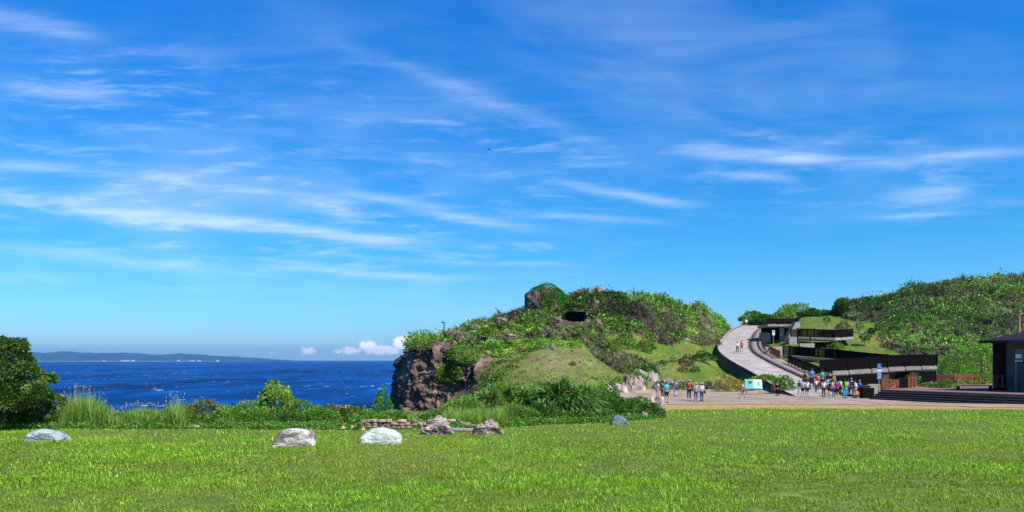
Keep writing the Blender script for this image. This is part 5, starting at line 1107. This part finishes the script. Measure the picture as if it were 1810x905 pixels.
MB().add([(xl, -2.2, z1), (14, -2.2, z1), (14, 10, z1), (xl, 10, z1), (xl, -2.2, z1 + .18), (14, -2.2, z1 + .18), (14, 10, z1 + .18), (xl, 10, z1 + .18), (2.6, 3.5, z2 + .85), (14, 3.5, z2 + .85)],
         [(3, 2, 1, 0), (0, 1, 5, 4), (1, 2, 6, 5), (2, 3, 7, 6), (3, 0, 4, 7), (4, 5, 9, 8), (6, 7, 8, 9), (7, 4, 8), (5, 6, 9)]).build('roof', M['roof'], e)
MB().box(1.6, 13.5, -2.32, -2.21, z1 - .02, z1 + .16).build('fascia', M['blue_fascia'], e)
po = P(1801, 583, 78); o = MB().tube([(0, 0, -4), (0, 0, (583 - 552) / F * 78)], [.16, .13], 10); o.tube([(0, 0, (583 - 552) / F * 78), (0, 0, (583 - 548) / F * 78)], [.22, .22], 10)
o = o.build('wooden_pole', mat('pole_wood', (.3, .2, .13), .85, .2, .3, 4, .3, 12, (1, 1, .2))); o.location = po; tag(o, 'brown round wooden pole rising behind the right building roof', 'pole')

# ------------------------------------------------------------------ signs, bin, lamps
def sign_post(px, pb, Y, ptop, wpx, hpx, label, panel='white', cat_='sign', group=None):
    z = P(0, pb, Y).z; x = P(px, 0, Y).x; e = empty('sign', (x, Y, surf(x, Y))); tag(e, label, cat_, group); zt_ = P(0, ptop, Y).z - e.location.z; w_, h_ = wpx / F * Y, hpx / F * Y
    MB().tube([(0, 0, -.1), (0, 0, zt_)], .04, 8).build('post', M['metal'], e); pn = MB().box(-w_ / 2, w_ / 2, -.07, -.045, zt_ - h_, zt_).build('panel', M[panel], e, .005); return e, zt_, w_, h_
e, zt_, w_, h_ = sign_post(1367, 613, 112, 584, 4.6, 8.5, 'white road sign on a post standing on the small grass patch')
MB().box(-w_ * .28, w_ * .28, -.078, -.071, zt_ - h_ * .45, zt_ - h_ * .15).build('emblem', M['sign_blue'], e)
e, zt_, w_, h_ = sign_post(1319, 576, 158, 565, 4, 4.5, 'small white sign at the very top of the road')
# blue accessibility sign
Ys = 71.0; x = P(1553.5, 0, Ys).x; e = empty('accessibility_sign', (x, Ys, surf(x, Ys))); tag(e, 'blue and white wheelchair access sign on a post by the steps', 'sign'); zb = e.location.z
def zz(py): return P(0, py, Ys).z - zb
MB().tube([(0, 0, -.1), (0, 0, zz(643))], .05, 8).build('post', M['metal'], e)
wd = 8.0 / F * Ys / 2
pn = MB().box(-wd, wd, -.09, -.055, zz(653), zz(643)).build('panel', M['sign_blue'], e, .006)
s = MB(); zc = zz(648); u_ = .055      # wheelchair symbol: head, torso, seat, leg, wheel ring
s.ball((-.02, -.1, zc + 3.0 * u_), (.04, .01, .04)); s.beam((-.02, -.1, zc + 2.4 * u_), (-.01, -.1, zc + .4 * u_), .012, .035, Vector((0, 1, 0))); s.beam((-.01, -.1, zc + .4 * u_), (.09, -.1, zc + .4 * u_), .012, .035, Vector((0, 1, 0))); s.beam((.09, -.1, zc + .5 * u_), (.12, -.1, zc - 1.6 * u_), .012, .035, Vector((0, 1, 0)))
for k in range(12):
    a1, a2 = R(100 + k * 21), R(100 + (k + 1) * 21); s.beam((-.01 + .1 * math.cos(a1), -.1, zc - .6 * u_ + .1 * math.sin(a1)), (-.01 + .1 * math.cos(a2), -.1, zc - .6 * u_ + .1 * math.sin(a2)), .012, .026, Vector((0, 1, 0)))
s.build('symbol', M['white'], e)
MB().box(-wd, wd, -.09, -.055, zz(656.5), zz(653.2)).build('panel', M['white'], e, .005)
MB().box(-wd, wd, -.09, -.055, zz(670.5), zz(656.8)).build('panel', M['sign_blue'], e, .006)
s = MB()
for r_ in range(4):
    for c_ in range(2):
        x0 = -wd * .75 + c_ * wd * .8; s.box(x0, x0 + wd * .62, -.1, -.092, zz(659.6 + r_ * 3.0), zz(658.2 + r_ * 3.0)); s.box(x0 + wd * .22, x0 + wd * .36, -.1, -.092, zz(660.2 + r_ * 3.0), zz(657.8 + r_ * 3.0))
s.build('lettering', M['white'], e)
# green information board
Yi = 77.0; x = P(1332, 0, Yi).x; e = empty('information_board', (x, Yi, surf(x, Yi))); tag(e, 'tilted green and white information board on two legs before bushes', 'sign'); wd = 30 / F * Yi / 2
Mt = Matrix.Translation((0, 0, P(0, 679, Yi).z - e.location.z)) @ Matrix.Rotation(R(-22), 4, 'X') @ Matrix.Rotation(R(2), 4, 'Y'); hh = 9 / F * Yi
MB().box(-wd, wd, 0, .05, -hh, hh, Mt).build('panel', M['white'], e, .004)
MB().box(-wd, .0, -.012, -.003, -hh, hh, Mt).build('map_panel', M['sign_green'], e); MB().box(-wd * .98, -wd * .1, -.02, -.014, -hh * .96, -hh * .35, Mt).build('water_patch', M['sign_cyan'], e)
MB().box(-wd * .6, -wd * .2, -.02, -.014, hh * .1, hh * .6, Mt).build('photo_patch', M['blue_fascia'], e)
MB().box(wd * .05, wd * .95, -.02, -.014, -hh * .98, -hh * .72, Mt).build('footer_band', M['sign_cyan'], e); MB().box(wd * .45, wd * .75, -.02, -.014, -hh * .3, hh * .55, Mt).build('photo_patch', M['sign_green'], e)
s = MB()
for k in range(5): s.box(wd * .08, wd * .4, -.02, -.014, hh * (.7 - k * .22), hh * (.76 - k * .22), Mt)
s.build('text_lines', M['metal'], e)
for sx in (-1, 1): MB().box(sx * wd * .8 - .04, sx * wd * .8 + .04, .06, .14, -.05, P(0, 681, Yi).z - e.location.z).build('leg', M['metal'], e)
# slate grey bin cart
e = empty('waste_bin', (P(1529.5, 0, 71.5).x, 71.5, surf(P(1529.5, 0, 71.5).x, 71.5))); tag(e, 'slate grey wheeled bin at the right end of the school group', 'bin')
MB().add([(-.28, -.25, .1), (.28, -.25, .1), (.28, .25, .1), (-.28, .25, .1), (-.34, -.3, .95), (.34, -.3, .95), (.34, .3, .95), (-.34, .3, .95)], [(3, 2, 1, 0), (4, 5, 6, 7), (0, 1, 5, 4), (1, 2, 6, 5), (2, 3, 7, 6), (3, 0, 4, 7)]).build('body', M['binm'], e, .03)
MB().box(-.37, .37, -.33, .33, .955, 1.03).build('lid', M['binm'], e, .02)
for sx in (-1, 1):
    MB().tube([(sx * .26, .2, .1), (sx * .32, .2, .1)], .1, 12).build('wheel', M['black'], e)
# lamp pole on the ridge
lx, ly, lz = hit(785, 589, 84); e = empty('lamp_post', (P(785, 0, 97).x, 97, surf(P(785, 0, 97).x, 97))); tag(e, 'thin lone lamp pole with hooked head on the left ridge', 'lamp post'); ht = P(0, 569, 97).z - e.location.z
MB().tube([(0, 0, -.3), (0, 0, ht)], .07, 6).build('pole', M['black'], e); MB().tube([(0, 0, ht), (-.08, 0, ht + .1), (-.22, 0, ht + .1), (-.26, 0, ht)], .035, 6).build('arm', M['metal'], e); MB().ball((-.2, 0, ht - .05), (.14, .12, .09)).build('lamp_head', M['black'], e)
# bird
e = bd = MB(); bd.ball((0, 0, 0), (.16, .05, .05), 8, 6); bd.ball((.17, 0, .03), (.045, .035, .035), 6, 5); bd.add([(.06, 0, .03), (-.08, 0, .03), (-.06, -.28, .12), (.03, -.26, .13)], [(0, 1, 2, 3), (3, 2, 1, 0)]); bd.add([(.06, 0, .035), (-.08, 0, .035), (-.06, .28, .12), (.03, .26, .13)], [(0, 1, 2, 3)]); bd.add([(-.12, .0, .0), (-.3, .05, .01), (-.3, -.05, .01)], [(0, 1, 2)])
o = bd.build('bird', M['black']); o.location = P(864, 264.5, 110); o.rotation_euler = (0, 0, R(30)); tag(o, 'tiny dark bird flying high in the blue sky', 'bird')
# motorboat
bt = P(273, 690, 25 * F / 54.); e = empty('motorboat', (bt.x, bt.y, -25)); e.rotation_euler = (0, 0, R(172)); tag(e, 'small motorboat with white canopy throwing spray on the sea', 'boat')
hl = MB(); sec = [(-2.2, .75, .55), (-1, .9, .6), (.6, .9, .7), (1.8, .55, .9), (2.6, .05, 1.05)]
vs = []; 
for x, hw, z in sec: vs += [(x, -hw, z), (x, -hw * .75, -.1), (x, 0, -.25), (x, hw * .75, -.1), (x, hw, z)]
fs = [(i * 5 + k, (i + 1) * 5 + k, (i + 1) * 5 + k + 1, i * 5 + k + 1) for i in range(4) for k in range(4)] + [(0, 1, 2, 3, 4), (24, 23, 22, 21, 20)] + [(i * 5, i * 5 + 4, (i + 1) * 5 + 4, (i + 1) * 5) for i in range(4)]
hl.add(vs, fs).build('hull', cloth('navy', (.012, .014, .05)), e); MB().box(-1.5, .9, -.75, .75, 1.9, 2.0).build('canopy', M['white'], e, .03)
for sx in (-1.4, .8):
    for sy in (-.7, .7): MB().tube([(sx, sy, .6), (sx, sy, 1.9)], .03, 6).build('canopy_pole', M['metal'], e)
MB().box(-.1, .5, -.35, .35, .6, 1.25).build('console', M['white'], e, .04); MB().box(-2.5, -2.15, -.2, .2, .1, 1.0).build('outboard_motor', M['black'], e, .04)
n = 500; Pw = np.stack([RNG.normal(-2.6, 2.0, n), RNG.normal(0, .7, n), np.abs(RNG.normal(0, .35, n))], -1); V, Fc, Cc = leaves(Pw, rdir(n), .3, .25, np.full((n, 3), .8)); o = link('spray', mesh_np('spray', V, Fc, Cc), LEAF); o.location = e.location; o.rotation_euler = e.rotation_euler; tag(o, 'white wake spray around the small motorboat', 'water spray', None, 'stuff')

# ------------------------------------------------------------------ people
SK = {}
J0 = dict(pelvis=(0, 0, .93), spine=(0, 0, 1.12), chest=(0, .0, 1.32), neck=(0, 0, 1.47), head=(0, .015, 1.56), crown=(0, .01, 1.645), nose=(0, .11, 1.57),
          hipL=(-.09, 0, .87), kneeL=(-.1, .02, .48), ankL=(-.1, -.02, .09), toeL=(-.11, .13, .03), hipR=(.09, 0, .87), kneeR=(.1, .02, .48), ankR=(.1, -.02, .09), toeR=(.11, .13, .03),
          shL=(-.17, 0, 1.40), elL=(-.23, -.02, 1.13), wrL=(-.25, .06, .9), haL=(-.25, .08, .83), shR=(.17, 0, 1.40), elR=(.23, -.02, 1.13), wrR=(.25, .06, .9), haR=(.25, .08, .83), earL=(-.085, 0, 1.57), earR=(.085, 0, 1.57))
RAD = dict(pelvis=.13, spine=.12, chest=.135, neck=.052, head=.078, crown=.078, nose=.018, hip=.085, knee=.056, ank=.036, toe=.034, sh=.06, el=.042, wr=.028, ha=.032, ear=.02)
POSES = dict(
    stand={}, 
    walk=dict(kneeL=(-.1, .22, .52), ankL=(-.1, .28, .1), toeL=(-.11, .43, .07), kneeR=(.1, -.06, .48), ankR=(.1, -.33, .16), toeR=(.11, -.22, .04), elL=(-.23, -.14, 1.15), wrL=(-.24, -.22, .92), haL=(-.24, -.22, .85), elR=(.23, .08, 1.14), wrR=(.23, .26, .98), haR=(.23, .31, .92)),
    step=dict(kneeL=(-.1, .14, .5), ankL=(-.1, .12, .09), toeL=(-.11, .27, .03), kneeR=(.1, -.02, .48), ankR=(.1, -.14, .1), toeR=(.11, 0, .03)),
    arms=dict(elL=(-.3, .1, 1.36), wrL=(-.16, .16, 1.55), haL=(-.09, .17, 1.6), elR=(.3, .1, 1.36), wrR=(.16, .16, 1.55), haR=(.09, .17, 1.6)),
    photo=dict(elL=(-.22, .1, 1.2), wrL=(-.1, .3, 1.3), haL=(-.05, .34, 1.34), elR=(.22, .1, 1.2), wrR=(.1, .3, 1.3), haR=(.05, .34, 1.34)),
    hand=dict(elR=(.36, .0, 1.36), wrR=(.18, .08, 1.55), haR=(.12, .09, 1.61)),
    bend=dict(spine=(0, .08, 1.1), chest=(0, .24, 1.24), neck=(0, .36, 1.33), head=(0, .44, 1.38), crown=(0, .48, 1.45), nose=(0, .53, 1.36), earL=(-.085, .43, 1.4), earR=(.085, .43, 1.4), shL=(-.17, .28, 1.28), shR=(.17, .28, 1.28), elL=(-.2, .34, 1.02), wrL=(-.14, .5, .9), haL=(-.12, .54, .84), elR=(.2, .34, 1.02), wrR=(.14, .5, .9), haR=(.12, .54, .84)))
def rad(n): return RAD.get(n, RAD.get(n[:-1], .03))
def skin_mesh(key, verts, edges, radii, root=0, sub=1):
    if key in SK: return SK[key]
    me = bpy.data.meshes.new('tmp'); me.from_pydata(verts, edges, []); o = bpy.data.objects.new('tmp', me); C.objects.link(o); sk = o.modifiers.new('s', 'SKIN'); sk.use_smooth_shade = True
    for i, r in enumerate(radii):
        v = me.skin_vertices[0].data[i]; v.radius = r if isinstance(r, tuple) else (r, r); v.use_root = (i == root)
    ss = o.modifiers.new('b', 'SUBSURF'); ss.levels = sub; ss.render_levels = sub
    dg = bpy.context.evaluated_depsgraph_get(); dg.update(); out = bpy.data.meshes.new_from_object(o.evaluated_get(dg)); bpy.data.objects.remove(o); bpy.data.meshes.remove(me); out.name = key; SK[key] = out; return out
EDG = [('pelvis', 'spine'), ('spine', 'chest'), ('chest', 'neck'), ('neck', 'head'), ('head', 'crown')] + [(a + s, b + s) for s in 'LR' for a, b in (('hip', 'knee'), ('knee', 'ank'), ('ank', 'toe'), ('sh', 'el'), ('el', 'wr'), ('wr', 'ha'))] + [('pelvis', 'hipL'), ('pelvis', 'hipR'), ('chest', 'shL'), ('chest', 'shR'), ('head', 'nose'), ('head', 'earL'), ('head', 'earR')]
def joints(pose):
    j = dict(J0); j.update(POSES[pose]); return {k: Vector(v) for k, v in j.items()}
def body(pose):
    if 'body_' + pose in SK: return SK['body_' + pose]
    j = joints(pose); names = list(j); names.remove('pelvis'); names = ['pelvis'] + names; V = [tuple(j[n]) for n in names]; E = [(names.index(a), names.index(b)) for a, b in EDG]
    Rr = [(.15, .105) if n in ('pelvis', 'chest') else (.12, .095) if n == 'spine' else rad(n) for n in names]
    for s in 'LR':                                       # palm carries four fingers and a thumb
        h = j['ha' + s]; w0 = j['wr' + s]; d = (h - w0).normalized(); sd = d.cross(Vector((1, 0, 0))).normalized() if abs(d.x) < .9 else Vector((0, 1, 0)); hi = names.index('ha' + s)
        for k, ln in enumerate((.07, .085, .08, .06)):
            b = len(V); V.append(tuple(h + sd * (.022 * (k - 1.5)) + d * .03)); V.append(tuple(h + sd * (.024 * (k - 1.5)) + d * (.03 + ln) + Vector((0, .012, 0)))); E += [(hi, b), (b, b + 1)]; Rr += [.009, .008]
        b = len(V); V.append(tuple(h + sd * .045 - d * .01)); V.append(tuple(h + sd * .065 + d * .035)); E += [(hi, b), (b, b + 1)]; Rr += [.011, .009]
    return skin_mesh('body_' + pose, V, E, Rr)
def garment(kind, pose):
    key = kind + '_' + pose
    if key in SK: return SK[key]
    j = joints(pose); V = []; E = []; Rr = []
    def a(p, r): V.append(tuple(p)); Rr.append(r); return len(V) - 1
    if kind in ('shirt', 'longsleeve'):
        p0 = a(j['pelvis'] + Vector((0, 0, .0)), (.165, .125)); p1 = a(j['spine'], (.15, .12)); p2 = a(j['chest'], (.168, .125)); p3 = a(j['neck'] - Vector((0, 0, .05)), .075); E += [(p0, p1), (p1, p2), (p2, p3)]
        for s in 'LR':
            q0 = a(j['sh' + s], .075); q1 = a(j['sh' + s].lerp(j['el' + s], .75 if kind == 'shirt' else 1), .062); E += [(p2, q0), (q0, q1)]
            if kind == 'longsleeve': q2 = a(j['wr' + s], .04); E.append((q1, q2))
    elif kind in ('shorts', 'trousers'):
        p0 = a(j['pelvis'], (.155, .12)); 
        for s in 'LR':
            q0 = a(j['hip' + s] + Vector((0, 0, -.03)), .105); q1 = a(j['hip' + s].lerp(j['knee' + s], .9 if kind == 'shorts' else 1), .085 if kind == 'shorts' else .072); E += [(p0, q0), (q0, q1)]
            if kind == 'trousers': q2 = a(j['ank' + s], .052); E.append((q1, q2))
    elif kind == 'skirt':
        p0 = a(j['pelvis'] + Vector((0, 0, .06)), (.14, .12)); p1 = a(j['pelvis'] - Vector((0, 0, .12)), (.19, .16)); p2 = a(j['pelvis'] - Vector((0, 0, .36)), (.23, .2)); E += [(p0, p1), (p1, p2)]
    elif kind == 'shoes':
        pass
    return skin_mesh(key, V, E, Rr)
def part(name, me, mt, parent):
    o = bpy.data.objects.new(name, me); C.objects.link(o); o.parent = parent
    if not me.materials: me.materials.append(None)
    o.material_slots[0].link = 'OBJECT'; o.material_slots[0].material = mt; return o
def person(px, pfeet, hpx, label, top, bottom, facing=180, pose='stand', tc=('white', (.7, .7, .72)), bc=('black', (.012, .012, .016)), hat=None, pack=None, bag=None, Y=None, longhair=False, zabs=None, group=None, skin=True):
    if Y is None: x, Y, z = hit(px, pfeet, 55)
    else: x = (px - 905) / F * Y; z = surf(x, Y) if zabs is None else zabs
    h = (636 - (pfeet - hpx)) / F * Y - z; sc_ = max(.7, min(1.1, h / 1.72)); e = empty('person', (x, Y, z), R(facing)); e.scale = (sc_,) * 3; tag(e, label, 'person', group)
    part('body', body(pose), M['skin'], e); j = joints(pose); hd = (j['head'] + j['crown']) / 2
    part(top, garment(top, pose), cloth(*tc), e); part(bottom, garment(bottom, pose), cloth(*bc), e)
    hr = MB().ball(hd + Vector((0, -.022, .025)), (.092, .098, .1), 10, 8)
    if longhair: hr.ball(hd + Vector((0, -.07, -.1)), (.08, .05, .15), 8, 6)
    hr.build('hair', M['hair'], e, 0, True)
    ey = MB(); fdir = (j['nose'] - j['head']); fdir.normalize()
    for s in (-1, 1): ey.ball(hd + Vector((s * .032, 0, 0)) + fdir * .076, .011, 6, 4)
    ey.build('eyes', M['black'], e)
    MB().beam(hd + fdir * .074 + Vector((-.022, 0, -.06)), hd + fdir * .074 + Vector((.022, 0, -.06)), .012, .01).build('mouth', cloth('lips', (.3, .08, .07)), e)
    for s in 'LR': MB().beam(j['ank' + s] + Vector((0, -.06, -.055)), j['toe' + s] + Vector((0, .04, .0)), .09, .07).build('shoe', cloth(*(('shoe_white', (.6, .6, .6)) if (int(px) % 3 == 0) else ('shoe_dark', (.03, .025, .03)))), e, .02)
    if hat:
        m_ = MB().ball(hd + Vector((0, -.005, .045)), (.102, .108, .085), 12, 6)
        if hat[0] == 'hat': m_.tube([hd + Vector((0, 0, .03)), hd + Vector((0, 0, .045))], [.2, .19], 14)
        else: m_.box(hd.x - .07, hd.x + .07, hd.y + .06, hd.y + .2, hd.z + .035, hd.z + .05)
        m_.build(hat[0], cloth(*hat[1]), e)
    if pack:
        c = j['chest'].lerp(j['spine'], .45) + Vector((0, -.2, 0)); b = MB().box(c.x - .14, c.x + .14, c.y - .09, c.y + .09, c.z - .2, c.z + .2).build('backpack', cloth(*pack), e, .05)
        MB().box(c.x - .1, c.x + .1, c.y - .13, c.y - .085, c.z - .15, c.z + .02).build('pocket', cloth(*pack), b, .02)
        for s in (-1, 1): MB().tube([c + Vector((s * .1, .08, .18)), c + Vector((s * .1, .2, .2)), c + Vector((s * .11, .33, .05)), c + Vector((s * .1, .2, -.12))], .018, 6).build('strap', cloth(*pack), b)
    if bag:
        c = Vector((.27, -.02, .86)); b = MB().box(c.x - .07, c.x + .09, c.y - .15, c.y + .15, c.z - .14, c.z + .12).build('bag', cloth(*bag), e, .04); MB().tube([c + Vector((0, .1, .1)), j['shR'] + Vector((.02, .0, .06)), c + Vector((0, -.1, .1))], .014, 6).build('strap', cloth(*bag), b)
    return e
WHT = ('white', (.72, .72, .74)); NVY = ('navy', (.012, .014, .05)); BLK = ('black', (.012, .012, .016)); TUR = ('turquoise', (.01, .42, .58)); BLU = ('bright_blue', (.01, .22, .72)); RD = ('red', (.62, .03, .05)); JEA = ('jeans', (.04, .09, .24)); LIL = ('lilac', (.42, .36, .66)); PNK = ('pale_pink', (.72, .5, .58)); YLW = ('yellow', (.7, .5, .01)); TEA = ('teal', (.01, .32, .3)); PUR = ('purple', (.06, .03, .2)); GRN = ('lime', (.18, .6, .02)); LBL = ('light_blue', (.28, .55, .75)); HOT = ('hot_pink', (.75, .03, .2)); GRY = ('grey', (.33, .38, .38)); MAR = ('maroon', (.16, .02, .05))
PG = 'visitors on the left part of the plaza'; SGp = 'school group at the foot of the road'
person(1162, 702, 30, 'person in white shirt with purple bag beside the white coral rocks', 'shirt', 'shorts', 160, 'bend', WHT, ('khaki', (.4, .36, .28)), bag=PUR, group=PG)
person(1178, 713, 39, 'person in turquoise shirt and navy shorts seen from behind', 'shirt', 'shorts', 10, 'stand', TUR, NVY, group=PG)
person(1171, 704, 30, 'person in dark navy clothes half hidden by the turquoise shirt', 'shirt', 'trousers', 30, 'stand', NVY, MAR, group=PG)
person(1193, 701, 30, 'person in lilac shirt and white trousers looking at a phone', 'longsleeve', 'trousers', -60, 'photo', LIL, WHT, bag=PUR, group=PG)
person(1218, 707, 36, 'person in red shirt and pale hat raising an arm', 'shirt', 'trousers', -10, 'hand', RD, BLK, hat=('hat', ('beige', (.5, .46, .4))), bag=BLK, group=PG)
person(1230, 709, 33, 'person in pale shirt, white hat and jeans in the middle of the trio', 'longsleeve', 'trousers', 10, 'stand', GRY, JEA, hat=('hat', ('cream', (.7, .66, .5))), group=PG)
person(1240.5, 710, 34, 'person in pale pink shirt and jeans with purple shoulder bag', 'longsleeve', 'trousers', 20, 'stand', PNK, JEA, hat=('hat', PNK), bag=PUR, group=PG)
person(1312, 705, 30, 'person striding left in white top and dark skirt near the board', 'shirt', 'skirt', 95, 'walk', WHT, NVY, bag=PNK, longhair=True, group=PG)
person(1374, 703, 29, 'person dressed all in black carrying a red bag', 'longsleeve', 'trousers', 170, 'step', BLK, BLK, bag=RD, longhair=True, group=PG)
person(1413, 698, 26, 'child with purple backpack at the left end of the group', 'shirt', 'trousers', 0, 'step', PUR, PNK, pack=PUR, group=SGp)
person(1423, 686, 30, 'person in yellow top with black backpack at the back of the group', 'shirt', 'trousers', -15, 'stand', YLW, BLK, pack=BLK, group=SGp)
person(1419, 701, 30, 'child in grey green shirt and black shorts', 'shirt', 'shorts', 10, 'stand', GRY, BLK, group=SGp)
person(1426.5, 701, 29, 'child in white shirt and black shorts with navy satchel', 'shirt', 'shorts', -20, 'stand', WHT, NVY, bag=NVY, group=SGp)
person(1435, 685, 34, 'tall person in bright blue shirt seen from behind, above the group', 'shirt', 'trousers', 0, 'step', BLU, NVY, group=SGp)
person(1446, 690, 29, 'person in red shirt in the back row right of the bright blue shirt', 'shirt', 'trousers', 20, 'stand', RD, MAR, hat=('cap', LIL), group=SGp)
person(1453.5, 688, 34, 'person in teal shirt in the back row', 'shirt', 'trousers', 0, 'stand', TEA, BLK, group=SGp)
person(1442.5, 693, 22, 'small child in white shirt under the red shirt', 'shirt', 'trousers', 0, 'stand', WHT, BLK, group=SGp)
person(1456, 702, 30, 'person in white shirt and long black trousers in the front row', 'shirt', 'trousers', -10, 'stand', WHT, BLK, group=SGp)
person(1463.5, 696, 29, 'person in light turquoise shirt in the middle row', 'shirt', 'shorts', 15, 'stand', ('aqua', (.1, .5, .6)), NVY, group=SGp)
person(1467, 688, 31, 'person in dark shirt lifting both arms in the back row', 'shirt', 'trousers', 0, 'arms', BLK, BLK, group=SGp)
person(1466, 700, 27, 'child with big navy backpack and black shorts', 'shirt', 'shorts', 0, 'stand', WHT, BLK, pack=NVY, group=SGp)
person(1474, 701, 29, 'child in very pale blue shirt and blue jeans', 'shirt', 'trousers', 0, 'stand', ('ice_blue', (.6, .66, .82)), JEA, group=SGp)
person(1479, 703, 31, 'child with red backpack walking in the front row', 'shirt', 'shorts', -15, 'walk', MAR, NVY, pack=RD, group=SGp)
person(1485, 699, 29, 'child in light blue shirt right of the red backpack', 'shirt', 'trousers', 10, 'stand', LBL, BLK, pack=('ice_blue', (.6, .66, .82)), group=SGp)
person(1493.5, 704, 35, 'person with lime green backpack and wide turquoise trousers', 'shirt', 'trousers', 0, 'stand', BLK, TUR, pack=GRN, group=SGp, longhair=True)
person(1499, 699, 28, 'child in sky blue shirt behind the lime green backpack', 'shirt', 'trousers', 0, 'stand', ('sky_blue', (.12, .28, .75)), PUR, group=SGp)
person(1505, 700, 32, 'person in navy shirt with lilac cap', 'shirt', 'trousers', 20, 'step', NVY, MAR, hat=('cap', LIL), group=SGp)
person(1511, 703, 31, 'child with white and grey backpack and bare legs', 'shirt', 'shorts', 0, 'stand', MAR, ('khaki', (.4, .36, .28)), pack=('pale_grey', (.6, .62, .58)), group=SGp)
person(1519.5, 701, 29, 'child with bright blue backpack and pale cap at the right end', 'shirt', 'shorts', -10, 'stand', NVY, NVY, hat=('cap', PNK), pack=BLU, bag=HOT, group=SGp)
person(1303.5, 624, 20, 'person in white shirt walking up the road, left of the pair', 'shirt', 'trousers', 0, 'walk', WHT, BLK, group='pair walking up the road')
person(1311, 622, 20, 'person in red shirt walking up the road, right of the pair', 'shirt', 'shorts', 10, 'step', RD, MAR, group='pair walking up the road')
person(1068, 519, 11, 'person in pale pink on the summit rocks', 'longsleeve', 'trousers', 60, 'bend', PNK, PNK, Y=122.5, zabs=9.1, group='visitors on the summit')
person(1078, 520, 9, 'person in purple bending over on the summit beside the pink one', 'longsleeve', 'trousers', -90, 'bend', ('violet', (.08, .04, .42)), ('violet', (.08, .04, .42)), Y=122.5, zabs=8.8, group='visitors on the summit')

# ------------------------------------------------------------------ air
hz = bpy.data.materials.new('haze_air'); hz.use_nodes = True; t = N(hz.node_tree); t.n.clear(); pv = t.new('ShaderNodeVolumePrincipled'); pv.inputs['Color'].default_value = (.22, .58, 1.0, 1); pv.inputs['Density'].default_value = 4.6e-5; pv.inputs['Anisotropy'].default_value = .2
o = t.new('ShaderNodeOutputMaterial'); t.l.new(pv.outputs[0], o.inputs['Volume'])
o = MB().box(-40500, 40500, -600, 26500, -31, 330).build('haze', hz); tag(o, 'thin blue sea air over the whole view', 'haze', None, 'stuff')
